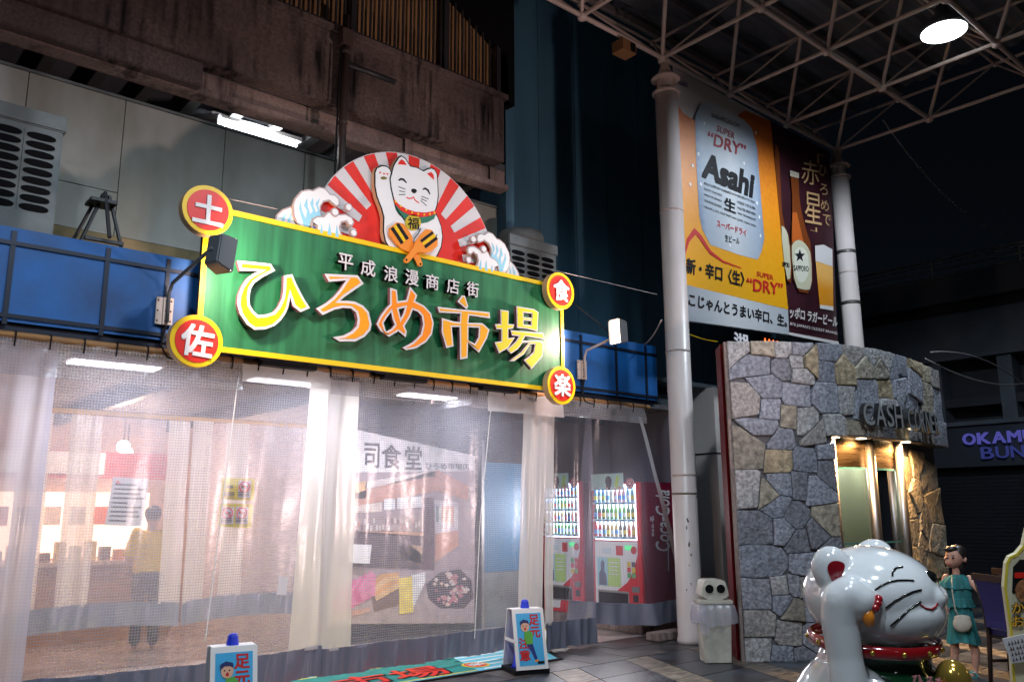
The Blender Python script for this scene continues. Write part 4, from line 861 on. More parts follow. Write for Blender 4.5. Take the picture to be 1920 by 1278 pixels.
ym = thing('yellow_mat', 'yellow floor mat with a white cloud shape just inside the curtain', 'mat', (5, 8.3, 0))
q = MB(); q.box(1.0, 8.2, 8.02, 9.34, .004, .012); q.build('base', M['matyellow'], ym)
q = MB(); cl = [(6.3, 8.3), (6.5, 8.9), (6.62, 9.0), (6.8, 9.02), (6.9, 9.12), (7.2, 9.1), (7.35, 9.2), (7.6, 9.2), (8.1, 9.1), (8.1, 8.28), (7, 8.26)]
q.add([(a, c, .0145) for a, c in cl], [tuple(range(len(cl)))]); q.build('cloud', M['white'], ym)

# ------------------------------------------------------------------ beer banners between the columns
z5 = lambda x, y: (1220+x*.4384, 100+y*.4384)
YB = 6.84
def banner(label, quad):
    t = thing('banner', label, 'banner', tuple(PY(*z5(*quad[3]), YB)), 'beer banners hanging between the columns')
    return t
def bf(t, name, pts, m, lay, sm=0):
    p = tr(pts, z5, YB-.003*lay); p = smooth_poly(p, sm) if sm else p
    q = MB(); tri = tessellate_polygon([[Vector((a, c, 0)) for a, c in p]]); q.add([(a, YB-.003*lay, c) for a, c in p], [tuple(k) for k in tri]); return q.build(name, m, t)
def cloth(t, quad, m, name='cloth'):
    P = [PY(*z5(*p), YB) for p in quad]; q = MB(); vs = []; fs = []; n = 14
    for j in range(n+1):
        for i in range(n+1):
            u = i/n; v = j/n; p = (P[0]*(1-u)+P[1]*u)*(1-v)+(P[3]*(1-u)+P[2]*u)*v; vs.append((p.x, p.y+.018+.012*math.sin(u*5+v*2)*math.sin(v*PI), p.z))
    for j in range(n):
        for i in range(n): k = j*(n+1)+i; fs.append((k, k+1, k+n+2, k+n+1))
    q.add(vs, fs); return q.build(name, m, t, True)
b1q = ((98, 52), (514, 286), (592, 1205), (160, 1146))
t = banner('white and orange beer banner with a silver can, nearer one', b1q)
M['bgrey'] = mat('bgrey', (.62, .58, .57), .6); cloth(t, b1q, M['bgrey'])
def ramp_mat(name, stops, axis, lo, hi, rough=.5, noise_=0.):
    m = bpy.data.materials.new(name); m.use_nodes = True; n = m.node_tree; L = n.links; b = n.nodes['Principled BSDF']; b.inputs['Roughness'].default_value = rough
    tc = n.nodes.new('ShaderNodeTexCoord'); sp = n.nodes.new('ShaderNodeSeparateXYZ'); L.new(tc.outputs['Object'], sp.inputs[0]); mr = n.nodes.new('ShaderNodeMapRange'); L.new(sp.outputs[axis], mr.inputs[0]); mr.inputs[1].default_value = lo; mr.inputs[2].default_value = hi
    src = mr.outputs[0]
    if noise_:
        t = n.nodes.new('ShaderNodeTexNoise'); t.inputs['Scale'].default_value = 14; t.inputs['Detail'].default_value = 8; L.new(tc.outputs['Object'], t.inputs[0])
        a = n.nodes.new('ShaderNodeMath'); a.operation = 'MULTIPLY_ADD'; L.new(t.outputs[0], a.inputs[0]); a.inputs[1].default_value = noise_; L.new(src, a.inputs[2]); s = n.nodes.new('ShaderNodeMath'); s.operation = 'SUBTRACT'; L.new(a.outputs[0], s.inputs[0]); s.inputs[1].default_value = noise_/2; src = s.outputs[0]
    cr = n.nodes.new('ShaderNodeValToRGB'); L.new(src, cr.inputs[0]); e = cr.color_ramp.elements
    while len(e) < len(stops): e.new(.5)
    for k, (p, c) in enumerate(stops): e[k].position = p; e[k].color = (*c, 1)
    L.new(cr.outputs[0], b.inputs['Base Color']); return m
beer = ramp_mat('beer', [(0, (.74, .36, .002)), (.25, (.78, .34, .001)), (.6, (.72, .23, .001)), (1, (.5, .10, .001))], 2, 4.4, 7.4, .5, .35)
bf(t, 'beer_print', [(112, 215), (140, 258), (190, 288), (215, 320), (380, 320), (375, 262), (405, 245), (513, 290), (588, 1095), (155, 990)], beer, 1)
A = PY(*z5(190, 500), YB); B = PY(*z5(480, 500), YB)
can = ramp_mat('can', [(0, (.14, .2, .32)), (.12, (.36, .41, .48)), (.5, (.58, .59, .61)), (.85, (.33, .38, .46)), (1, (.12, .17, .28))], 0, A.x, B.x, .4, .12)
bf(t, 'can_print', [(190, 270), (215, 216), (245, 207), (400, 285), (432, 320), (455, 400), (472, 620), (486, 790), (475, 845), (458, 882), (380, 862), (255, 818), (220, 750), (208, 690), (196, 480)], can, 2)
sil = ramp_mat('silver', [(0, (.3, .33, .37)), (.4, (.62, .62, .63)), (1, (.4, .42, .45))], 0, PY(*z5(160, 1050), YB).x, PY(*z5(590, 1100), YB).x, .5)
bf(t, 'silver_strip', [(155, 990), (588, 1096), (592, 1202), (160, 1143)], sil, 2)
dr = mat('darkred', (.28, .01, .02), .5); rd = mat('printred', (.55, .01, .01), .5)
q = MB(); P = stroke(tr([(148, 855), (160, 800), (190, 760), (215, 788), (255, 850), (310, 890), (388, 918)], z5, YB-.009), [.02, .06, .09, .08, .06, .03, .012]); q.prism(P, YB-.0095, YB-.0085); q.build('red_curve', rd, t)
bt = lambda s, bl, br, tl, m, off=0.: textq('lettering', s, bl, br, tl, YB-.011, m, t, off, .0, z5)
navy = mat('navy', (.01, .03, .2), .5)
bt('Asahi', (112, 130), (157, 148), (112, 103), navy, .02); bt('KARA辛口KUCHI', (260, 275), (378, 320), (262, 252), M['ink'], .012)
bt('SUPER', (281, 333), (357, 368), (286, 306), dr, .012); bt('“DRY”', (240, 385), (404, 445), (246, 332), dr, .02)
bt('Asahi', (218, 530), (436, 622), (232, 420), M['ink'], .045); bt('生', (314, 668), (364, 688), (314, 612), M['ink'], .04)
for k, (s, x0, x1, y0) in enumerate((('ASAHI SUPER DRY IS BREWED WITH PRECISION TO HIGH', 228, 445, 560), ('QUALITY STANDARDS', 228, 305, 585), ('UNDER THE SUPER', 370, 448, 640), ('VISION OF JAPANESE', 229, 305, 610), ('MASTER BREWERS', 372, 448, 665), ('OUR ADVANCED BREW', 230, 305, 634), ('ING TECHNIQUES', 374, 449, 690), ('DELIVER A DRY, CRISP TASTE AND QUICK, CLEAN FINISH', 231, 451, 662))):
    sl_ = .38; bt(s, (x0, y0), (x1, y0+(x1-x0)*sl_), (x0, y0-11), M['ink'], .006)
bt('スーパードライ', (283, 740), (410, 783), (283, 710), rd, .02); bt('生ビール', (318, 803), (380, 818), (318, 773), M['ink'], .01)
bt('新・辛口〈生〉', (152, 940), (400, 1000), (154, 872), M['ink'], .03); bt('SUPER', (454, 952), (525, 970), (454, 930), rd, .012); bt('“DRY”', (412, 1012), (566, 1036), (412, 958), rd, .02)
bt('こじゃんとうまい辛口、生。', (162, 1080), (583, 1172), (164, 1022), M['ink'], .03)
for x, y in ((180, 480), (170, 560), (455, 640), (215, 560), (450, 340), (340, 820), (470, 780), (400, 470), (230, 300), (440, 560), (205, 430), (465, 700)):
    c = tr([(x, y)], z5, YB-.01)[0]; q = MB(); q.prism(disc2(c, .022, .03, 10), YB-.0098, YB-.009); q.build('droplet_print', M['white'], t)
b2q = ((512, 285), (768, 420), (806, 1246), (592, 1203))
t = banner('dark maroon beer banner with bottles and a filled glass, further one', b2q)
mar = mat('maroon', (.035, .003, .009), .5, var=.4, vscale=2); cloth(t, b2q, mar)
amb = mat('amber', (.16, .035, .006), .4); lab = mat('labelcream', (.5, .47, .33), .5); gold2 = mat('goldprint', (.5, .3, .14), .5)
bf(t, 'white_strip', [(592, 1192), (804, 1232), (806, 1246), (592, 1203)], M['bgrey'], 1)
bf(t, 'bottle_print', [(597, 505), (632, 515), (637, 640), (660, 740), (690, 830), (692, 1030), (615, 1015), (600, 820), (608, 640)], amb, 1, 1)
bf(t, 'bottle_print', [(525, 385), (550, 395), (555, 560), (565, 720), (600, 800), (606, 985), (577, 970), (552, 700)], amb, 1, 1)
bf(t, 'bottle_cap', [(596, 500), (634, 512), (634, 535), (597, 525)], mat('capg', (.5, .45, .35), .4), 2)
bf(t, 'bottle_glow', [(606, 680), (625, 680), (655, 810), (640, 800), (605, 810)], mat('amber2', (.45, .1, .015), .4), 2)
bf(t, 'label', [(600, 830), (615, 803), (640, 796), (668, 820), (687, 860), (690, 1008), (655, 1012), (618, 1000)], lab, 3, 1); bf(t, 'label', [(555, 735), (575, 745), (592, 790), (602, 960), (580, 970)], lab, 3, 1)
bf(t, 'label_oval', [(610, 850), (640, 822), (672, 850), (680, 930), (655, 985), (622, 970)], mat('labw', (.62, .6, .5), .5), 4, 1)
sx, sy = 638, 866; bf(t, 'star', [(sx+(24 if k % 2 == 0 else 10)*math.sin(k*PI/5), sy-(30 if k % 2 == 0 else 12)*math.cos(k*PI/5)) for k in range(10)], M['ink'], 5)
bt('SAPPORO', (612, 930), (676, 934), (611, 905), M['ink'], .03); bt('SAPPORO', (563, 912), (594, 918), (563, 890), M['ink'], .03)
A = PY(*z5(705, 900), YB); gl_ = ramp_mat('glassbeer', [(0, (.5, .2, .01)), (.7, (.66, .25, .01)), (1, (.75, .4, .1))], 2, 4.6, 5.4, .4)
bf(t, 'glass_print', [(705, 880), (779, 905), (782, 1098), (724, 1088)], gl_, 2); bf(t, 'foam_print', [(703, 822), (740, 818), (777, 838), (779, 912), (705, 887)], M['bgrey'], 3); bf(t, 'glass_foot', [(724, 1075), (781, 1082), (782, 1100), (725, 1090)], M['bgrey'], 3)
bt('赤', (645, 555), (720, 568), (645, 450), gold2, .0); bt('星', (660, 722), (732, 735), (658, 588), gold2, .0)
for ch, x, y in (('ひ', 720, 520), ('ろ', 724, 600), ('め', 728, 668), ('で', 736, 730)): bt(ch, (x, y), (x+34, y+10), (x, y-46), gold2, .0)
bt('「', (712, 470), (745, 478), (712, 428), gold2); bt('」', (682, 756), (712, 764), (682, 738), gold2)
bt('ッポロ ラガービール', (594, 1130), (798, 1172), (596, 1080), M['bgrey'], .025); bt("876 JAPAN'S OLDEST BRAND", (596, 1165), (798, 1206), (596, 1148), M['bgrey'], .012)

# ------------------------------------------------------------------ grey service wall right of the entrance
gw = thing('service_wall', 'grey panelled wall with dark joints behind the white column', 'wall', (11, 8, 0))
M['greyp'] = mat('greyp', (.15, .19, .22), .5, var=.15, vscale=2); M['pale'] = mat('pale', (.55, .5, .47), .55)
for x0, x1 in ((9.72, 10.75), (10.76, 12.0)):
    for z0, z1 in ((0, 1.2), (1.215, 2.42), (2.44, 3.3)): q = MB(); q.box(x0, x1, 8.0, 8.05, z0, z1); q.build('panel', M['greyp'], gw)
q = MB(); q.box(9.7, 12, 8.052, 8.1, 0, 3.35); q.build('backing', M['seam'], gw)
A = PY(1340, 730, 7.6); B = PY(1364, 730, 7.6)
q = MB(); q.box(A.x-.02, B.x, 7.6, 8.0, 0, 2.42); q.build('pier', M['pale'], gw); q = MB(); q.box(A.x-.06, B.x+.02, 7.58, 8.0, 2.44, 3.42); q.build('pier_head', M['pale'], gw)
q = MB(); q.box(9.2, 12.6, 7.7, 9, 3.42, 3.48); q.build('coping', M['greyp'], gw)
sb = thing('shop_sign', 'small lit sign board with one character peeking over the booth', 'sign', (11, 8.6, 4))
A = PY(1376, 655, 8.6); B = PY(1404, 655, 8.6); C = PY(1376, 622, 8.6); q = MB(); q.box(A.x-.02, B.x+.02, 8.6, 8.66, A.z-.1, C.z+.03); q.build('board', mat('sbd', (.05, .06, .09), .5), sb)
text3('character', '湖', (A.x+.02, 8.595, A.z), (B.x-A.x-.04, 0, 0), (0, 0, C.z-A.z), emat('sblt', (.8, .85, 1), .35), sb, .02, .002)
A = PY(1428, 640, 8.7); B = PY(1478, 640, 8.7); q = MB(); q.box(A.x, B.x, 8.7, 8.76, A.z-.15, A.z+.12); nsb = thing('neon_sign', 'red and orange lit sign just visible above the stone booth', 'sign', (A.x, 8.7, A.z)); q.build('board', M['black'], nsb)
nm_ = emat('neon', (1, .14, .03), 1.6)
for k in range(6): q = MB(); x_ = A.x+.05+k*(B.x-A.x-.1)/6; q.tube([(x_, 8.685, A.z-.08), (x_+.05, 8.685, A.z+.07), (x_+.09, 8.685, A.z-.02+.05*(k % 2))], .012, 6); q.build('neon_tube', nm_, nsb)

# ------------------------------------------------------------------ vending machines
def vending(yy0, yy1, x0, z0, label, hgt=1.82, side=True, rows=3):
    t = thing('vending_machine', label, 'vending machine', (x0+.35, (yy0+yy1)/2, z0), 'drink vending machines')
    W = yy1-yy0; Z = lambda f: z0+hgt*f; Yp = lambda f: yy1-W*f        # f 0..1 left to right as seen from the front
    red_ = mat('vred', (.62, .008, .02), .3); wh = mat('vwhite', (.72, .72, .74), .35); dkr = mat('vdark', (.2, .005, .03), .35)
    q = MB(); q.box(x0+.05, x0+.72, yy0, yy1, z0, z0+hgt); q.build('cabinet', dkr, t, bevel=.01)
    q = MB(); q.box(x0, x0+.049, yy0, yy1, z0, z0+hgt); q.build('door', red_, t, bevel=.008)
    X = lambda l: x0-.003*l
    def pq(name, f0, f1, h0, h1, m, lay=1, par=None): q = MB(); q.add([(X(lay), Yp(f0), Z(h0)), (X(lay), Yp(f1), Z(h0)), (X(lay), Yp(f1), Z(h1)), (X(lay), Yp(f0), Z(h1))], [(0, 1, 2, 3)]); return q.build(name, m, par or t)
    pq('front_panel', .05, .93, .03, .56, wh)
    q = MB(); q.add([(X(2), Yp(f), Z(h)) for f, h in ((.42, .03), (.93, .03), (.93, .47), (.85, .36), (.72, .27), (.5, .2))], [tuple(range(6))]); q.build('red_sweep', red_, t)
    # lit display
    disp = mat('vdisp', (.55, .75, .85), .4, emit=(.6, .82, 1), es=2.6); pq('display_back', .07, .93, .57, .985, disp)
    cols = [[(.2, .45, .75), (.75, .78, .8), (.85, .4, .45), (.2, .5, .8)], [(.02, .1, .05), (.1, .4, .08), (.2, .5, .12), (.05, .2, .06)], [(.6, .02, .02), (.4, .2, .08), (.75, .55, .2), (.15, .1, .08), (.7, .3, .2)], [(.1, .4, .7), (.2, .6, .3), (.75, .75, .7)]]
    bott = MB(); bott.lathe([(.026, 0), (.027, .1), (.025, .13), (.012, .165), (.012, .19)], n=8); cap = MB(); cap.lathe([(.013, .19), (.013, .205)], n=8); lb = MB(); lb.lathe([(.0275, .03), (.0275, .09)], n=8)
    for r_ in range(rows):
        zb = Z(.60+.385*(rows-1-r_)/rows)
        q = MB(); q.box(x0-.055, x0-.004, Yp(.92), Yp(.08), zb-.035, zb-.005); q.build('shelf', wh, t)
        q = MB(); q.box(x0-.06, x0-.0555, Yp(.92), Yp(.08), zb-.03, zb-.012); q.build('price_strip', M['bluepr'], t)
        for k in range(10):
            c = cols[(r_+(0 if rows == 3 else 2*r_)) % 4]; cc = c[(k*len(c))//10]; yb = Yp(.115+k*.086); mt_ = mat('bottle', cc, .25, coat=.3)
            s_ = 1. if rows == 3 else .82
            me = bott.mesh('bottle', True); me.materials.append(mt_); o = link('bottle', me, None, t, True); o.location = Vector((x0-.03, yb, zb-.004))-t.location; o.scale = (s_, s_, s_)
            me = cap.mesh('cap'); me.materials.append(wh if k % 3 else M['orange']); o2 = link('cap', me, None, o, True)
            me = lb.mesh('label'); me.materials.append(mat('blabel', random.choice([(.75, .75, .78), (.1, .3, .7), (.75, .6, .1), (.7, .1, .1)]), .4)); link('label', me, None, o, True)
            q = MB(); q.box(x0-.064, x0-.0605, yb-.022, yb+.022, zb-.028, zb-.014); q.build('button', M['ink'] if k % 2 else wh, t)
    # controls
    pq('bill_slot', .5, .64, .46, .53, rd, 3); pq('small_screen', .68, .82, .5, .535, mat('gscr', (.02, .08, .04), .3, emit=(.1, .8, .3), es=.6), 3); pq('coin_plate', .2, .4, .47, .51, mat('cplate', (.55, .65, .7), .4), 3)
    q = MB(); q.prism(disc2((0, 0), .05, n=16), 0, .004, to3=lambda a, c, y: (X(3)-y, Yp(.86)+a, Z(.5)+c)); q.build('round_mark', rd, t)
    pq('poster', .1, .58, .23, .44, mat('posterg', (.45, .65, .2), .4), 3); pq('poster_sky', .1, .32, .23, .44, mat('postersky', (.35, .6, .7), .4), 4)
    q = MB(); q.add([(X(5), Yp(f), Z(h)) for f, h in ((.14, .235), (.3, .235), (.29, .31), (.25, .34), (.26, .4), (.22, .425), (.18, .4), (.18, .35), (.14, .32))], [tuple(range(9))]); q.build('poster_figure', mat('pfig', (.12, .14, .22), .5), t)
    for k in range(4): pq('poster_line', .36, .54, .40-k*.028, .408-k*.028, wh, 4)
    for i in range(2):
        for j in range(3): pq('sticker', .72+i*.09, .79+i*.09, .3+j*.04, .335+j*.04, mat('stk', random.choice([(.7, .5, .05), (.1, .4, .15), (.6, .05, .05), (.1, .1, .12)]), .4), 3)
    pq('flap_frame', .1, .74, .09, .2, M['steel'], 3); pq('flap', .12, .72, .1, .185, M['black'], 4); pq('return_slot', .82, .92, .13, .18, M['ink'], 3); pq('plate', .8, .95, .2, .24, M['acbody'], 3); pq('plate', .82, .93, .07, .1, wh, 3)
    # round badge and top board
    q = MB(); q.prism(disc2((0, 0), .075, n=24), 0, .006, to3=lambda a, c, y: (X(6)-y, Yp(.84)+a, z0+hgt-.02+c)); q.build('badge', wh, t)
    for r1, r2 in ((.068, .055), (.04, .024)): q = MB(); q.prism(disc2((0, 0), r1, n=24), 0, .003, [disc2((0, 0), r2, n=24)], to3=lambda a, c, y: (X(8.5)-y, Yp(.84)+a, z0+hgt-.02+c)); q.build('badge_ring', rd, t)
    q = MB(); q.box(x0-.02, x0-.012, Yp(.7), Yp(.02), z0+hgt-.1, z0+hgt+.13); o = q.build('top_board', mat('tboard', (.5, .68, .62), .4), t)
    yc = Yp(.4); q = MB(); q.prism(smooth_poly([(-.06, -.11), (.05, -.11), (.04, -.05), (.06, .0), (.05, .06), (.0, .09), (-.05, .07), (-.065, .0), (-.04, -.04)], 1), 0, .003, to3=lambda a, c, y: (x0-.021-y, yc-a, z0+hgt+.01+c)); q.build('head_picture', mat('hpic', (.07, .05, .06), .5), o)
    q = MB(); q.prism([(.1, -.1), (.16, -.1), (.2, .06), (.17, .1), (.14, .06)], 0, .003, to3=lambda a, c, y: (x0-.021-y, yc-a, z0+hgt+.01+c)); q.build('bottle_picture', mat('bpic', (.5, .7, .1), .4), o)
    if side:
        # script lettering running up the side
        xa = x0+.38; sc = hgt
        text3('lettering', 'Coca‑Cola', (xa+.21, yy0-.003, Z(.48)), (.05, 0, sc*.46), (-.3, 0, 0.03), wh, t, .012, .002)
        text3('lettering', 'ecoる', (xa-.11, yy0-.003, Z(.6)), (.01, 0, sc*.15), (-.075, 0, 0), wh, t, .0, .002)
        q = MB(); q.add([(xa+.16, yy0-.003, Z(.34)), (xa+.18, yy0-.003, Z(.34)), (xa+.2, yy0-.003, Z(.55)), (xa+.17, yy0-.003, Z(.56))], [(0, 1, 2, 3)]); q.build('white_ribbon', wh, t)
    l = bpy.data.lights.new('glow', 'AREA'); l.shape = 'RECTANGLE'; l.size = .7; l.size_y = .7; l.energy = 12; l.color = (1, .94, .95)
    o = bpy.data.objects.new('glow', l); COL.objects.link(o); o.location = (x0-.08, (yy0+yy1)/2, z0+hgt*.78); o.rotation_euler = Vector((-1, 0, 0)).to_track_quat('-Z', 'Y').to_euler(); o.parent = t; o.matrix_parent_inverse = Matrix.Translation(t.location).inverted()
    return t
vending(7.68, 8.58, 8.87, .16, 'nearer red drinks machine with script lettering on its dark side')
vending(8.76, 9.6, 8.85, .16, 'further red drinks machine with four rows, beside the white curtain edge', 1.86, False, 4)
q = MB(); q.box(8.8, 9.6, 7.66, 9.62, .004, .155); pl = q.build('plinth', M['concrete'], None, bevel=.01); tag(pl, 'low concrete plinth under the vending machines', 'plinth')
q = MB(); A = PZ(1180, 1200, 0); q.box(A.x+.15, A.x+.72, 7.1, 7.32, .004, .1); pl = q.build('kerb_block', M['concrete'], None, bevel=.01); tag(pl, 'loose concrete block on the ground beside the column foot', 'block')

# ------------------------------------------------------------------ stone cash booth
CP = [(8.09, 5.60), (8.5, 5.27), (9.03, 4.96), (9.5, 4.80), (9.95, 4.745), (10.45, 4.755), (10.9, 4.80), (11.55, 4.88), (12.2, 4.985)]
cum = [0.]
for i in range(len(CP)-1): cum.append(cum[-1]+math.hypot(CP[i+1][0]-CP[i][0], CP[i+1][1]-CP[i][1]))
SL = cum[-1]; ZT = 3.5
def cpt(s, off=0.):
    s = max(0, min(SL, s))
    for i in range(len(CP)-1):
        if s <= cum[i+1]+1e-9: break
    f = (s-cum[i])/(cum[i+1]-cum[i]); P0 = Vector(CP[max(0, i-1)]); P1 = Vector(CP[i]); P2 = Vector(CP[i+1]); P3 = Vector(CP[min(len(CP)-1, i+2)])
    p = .5*((2*P1)+(P2-P0)*f+(2*P0-5*P1+4*P2-P3)*f*f+(3*P1-P0-3*P2+P3)*f**3)
    d = .5*((P2-P0)+2*(2*P0-5*P1+4*P2-P3)*f+3*(3*P1-P0-3*P2+P3)*f*f); d.normalize(); n = Vector((d.y, -d.x)); q = p+n*off
    return q, n, d
def wallhit(px, py):
    d = ray(px, py); best = None
    for k in range(401):
        s = SL*k/400; p, n, _ = cpt(s)
        e = abs(math.atan2(p.y, p.x)-math.atan2(d.y, d.x))
        if best is None or e < best[0]: best = (e, s, p)
    p = best[2]; return best[1], CAM.z+d.z*(p.length/math.hypot(d.x, d.y))
bo = thing('stone_booth', 'curved cash booth faced in rough stone with metal lettering and a glass entrance', 'building', (10, 5, 0))
z7 = lambda x, y: (1220+x*.5147, 620+y*.5147)
D0 = wallhit(1562, 845)[0]; D1 = wallhit(1708, 850)[0]; DZ = 2.42
seeds = [(320, 55), (405, 60), (485, 62), (540, 65), (580, 110), (638, 85), (700, 150), (740, 80), (800, 85), (855, 100), (905, 120), (955, 110), (1000, 150), (375, 120), (483, 140), (530, 115), (537, 160), (635, 135), (775, 140), (832, 150), (885, 150), (1025, 160),
 (355, 260), (433, 205), (515, 225), (640, 240), (715, 250), (850, 205), (790, 215), (900, 200), (950, 190), (1010, 230), (1035, 260), (440, 290), (498, 318), (560, 335), (360, 430), (420, 355), (475, 390), (603, 385), (660, 365), (745, 365), (810, 375), (855, 380), (910, 385), (960, 390), (1005, 390), (1045, 390), (760, 290), (860, 290), (940, 290),
 (465, 475), (568, 470), (635, 440), (640, 500), (365, 580), (425, 600), (480, 560), (545, 555), (590, 580), (405, 710), (460, 640), (520, 680), (485, 720), (640, 690), (425, 845), (560, 850), (600, 740), (540, 765), (650, 810), (400, 960), (475, 940), (520, 930), (480, 980), (560, 940), (525, 1010), (405, 1070), (405, 1160), (500, 1100), (470, 1190), (590, 1000), (620, 900), (660, 960), (600, 1120), (650, 1060), (560, 1200), (660, 1170),
 (1010, 480), (970, 520), (1035, 540), (1000, 600), (1060, 640), (990, 650), (1040, 700), (1000, 720), (1065, 760), (1030, 800), (1000, 850), (1060, 860), (1020, 930), (1070, 960), (1030, 1030), (1080, 1080), (1040, 1110)]
tan = {(405, 60), (700, 150), (775, 140), (832, 150), (498, 318), (425, 600), (525, 1010), (1000, 150), (745, 365), (465, 475), (360, 430), (910, 385), (580, 110), (640, 690), (850, 205), (955, 110), (1010, 480), (970, 520), (1035, 540), (1000, 600), (1060, 640), (990, 650), (1040, 700), (1000, 720), (1065, 760), (1030, 800), (1000, 850), (1060, 860), (1020, 930), (1070, 960), (1030, 1030), (1010, 230)}  # scattered tan stones; right-pier ones carry the downlights' gold in their colour
stm = [mat('granite%d' % i, c, .8, var=.5, vscale=26, bump=1.0, bscale=34, detail=10) for i, c in enumerate(((.31, .32, .37), (.43, .43, .44), (.22, .23, .27), (.34, .36, .43), (.27, .29, .35), (.36, .34, .33)))]
stt = [mat('tan_stone%d' % i, c, .8, var=.5, vscale=16, bump=1.0, bscale=28, detail=10) for i, c in enumerate(((.40, .36, .29), (.46, .40, .30), (.27, .25, .21), (.44, .36, .24)))]
sd = []
for p in seeds:
    s, z = wallhit(*z7(*p))
    if D0-.02 < s < D1+.02 and z < DZ: continue
    if 0 < s < SL and 0 < z < ZT: sd.append((s, z, p in tan))
def clip(poly, a, b_, c):      # keep a*x+b*y<=c
    out = []
    for i in range(len(poly)):
        P = poly[i]; Q = poly[(i+1) % len(poly)]; dp = a*P[0]+b_*P[1]-c; dq = a*Q[0]+b_*Q[1]-c
        if dp <= 0: out.append(P)
        if dp*dq < 0: f = dp/(dp-dq); out.append((P[0]+(Q[0]-P[0])*f, P[1]+(Q[1]-P[1])*f))
    return out
for i, (s, z, tn) in enumerate(sd):
    poly = [(0.0, 0.0), (SL, 0.0), (SL, ZT), (0.0, ZT)]
    for j, (s2, z2, _) in enumerate(sd):
        if i == j or abs(s-s2) > 2 or abs(z-z2) > 1.6: continue
        ds, dz = s2-s, z2-z
        if abs(ds) > 1.6*abs(dz): dz *= .28           # squarer joints than plain bisectors
        elif abs(dz) > 1.6*abs(ds): ds *= .28
        mx, mz = (s+s2)/2, (z+z2)/2; l = math.hypot(ds, dz); poly = clip(poly, ds/l, dz/l, (ds*mx+dz*mz)/l-.004)
        if len(poly) < 3: break
    if len(poly) < 3: continue
    if s < D0 and z < DZ+.25: poly = clip(poly, 1, 0, D0) if z < DZ else poly
    if s > D1 and z < DZ: poly = clip(clip(poly, -1, 0, -D1), 0, 1, DZ)
    if z >= DZ: poly = clip(poly, 0, -1, -DZ)
    if len(poly) < 3 or abs(area(poly)) < .004: continue
    # subdivide the outline and roughen it
    q = []
    for k in range(len(poly)):
        P = poly[k]; Q = poly[(k+1) % len(poly)]; n = max(1, int(math.hypot(Q[0]-P[0], Q[1]-P[1])/.11))
        for u in range(n): f = u/n; x_ = P[0]+(Q[0]-P[0])*f; y_ = P[1]+(Q[1]-P[1])*f; q.append((x_+.007*noise.noise((x_*9, y_*9, 1)), y_+.007*noise.noise((x_*9, y_*9, 7))))
    if area(q) < 0: q = q[::-1]
    base = .018+random.random()**1.5*.034
    r1 = inset(q, .004); r2 = inset(q, .016); vs = []; cs = sum(p[0] for p in q)/len(q); cz = sum(p[1] for p in q)/len(q)
    PO = -.15 if (s > D1 and z < DZ) else 0.
    for ring, off in ((q, .0), (q, base*.6), (r1, base*.9), (r2, base)):
        for (a, c) in ring:
            o_ = off+(.016*noise.noise((a*6+i, c*6, i*.3)) if off > base*.8 else 0); p, nn, _ = cpt(a, o_+PO); vs.append((p.x, p.y, min(DZ-.004 if PO else ZT+.01, max(.0, c))))
    p, nn, _ = cpt(cs, base+.004+PO); vs.append((p.x, p.y, cz)); N = len(q); fs = []
    for r_ in range(3):
        for k in range(N): fs.append((r_*N+k, r_*N+(k+1) % N, (r_+1)*N+(k+1) % N, (r_+1)*N+k))
    for k in range(N): fs.append((3*N+k, 3*N+(k+1) % N, 4*N))
    mb = MB(); mb.add(vs, fs); mb.build('stone', random.choice(stt if tn else stm), bo)
mort = mat('mortar', (.10, .10, .11), .9)
def wallseg(name, s0, s1, z0, z1, m, o0=-.25, o1=-.002):
    q = MB(); n = max(2, int((s1-s0)/.15)); vs = []; fs = []
    for k in range(n+1):
        s = s0+(s1-s0)*k/n
        for off, z in ((o1, z0), (o1, z1), (o0, z1), (o0, z0)): p, _, _ = cpt(s, off); vs.append((p.x, p.y, z))
    for k in range(n):
        for j in range(4): fs.append((k*4+j, k*4+(j+1) % 4, k*4+4+(j+1) % 4, k*4+4+j))
    fs += [(0, 1, 2, 3), (n*4, n*4+3, n*4+2, n*4+1)]; q.add(vs, fs); return q.build(name, m, bo)
wallseg('wall', 0, D0, 0, ZT-.01, mort); wallseg('wall', D1, SL, 0, DZ-.003, mort, -.4, -.152); wallseg('lintel', D0+.001, SL, DZ+.02, ZT-.012, mort); wallseg('soffit', D0+.002, SL-.002, DZ-.002, DZ+.018, mat('soffit', (.1, .09, .08), .6), -.9, .03)
pe, ne, de = cpt(SL); ps, ns, ds_ = cpt(0)
redp = mat('redpanel', (.13, .004, .006), .5, var=.25, spec=.2)
q = MB(); e1 = Vector((.1, .16)); q.add([(ps.x-.02, ps.y+.03, 0), (ps.x+.05, ps.y+.095, 0), (ps.x+.15, ps.y+.1, 0), (ps.x+.02, ps.y-.01, 0), (ps.x-.02, ps.y+.03, ZT), (ps.x+.05, ps.y+.095, ZT), (ps.x+.15, ps.y+.1, ZT), (ps.x+.02, ps.y-.01, ZT)], [(0, 3, 2, 1), (4, 5, 6, 7), (0, 1, 5, 4), (1, 2, 6, 5), (2, 3, 7, 6), (3, 0, 4, 7)]); q.build('edge_trim', M['concrete'], bo)
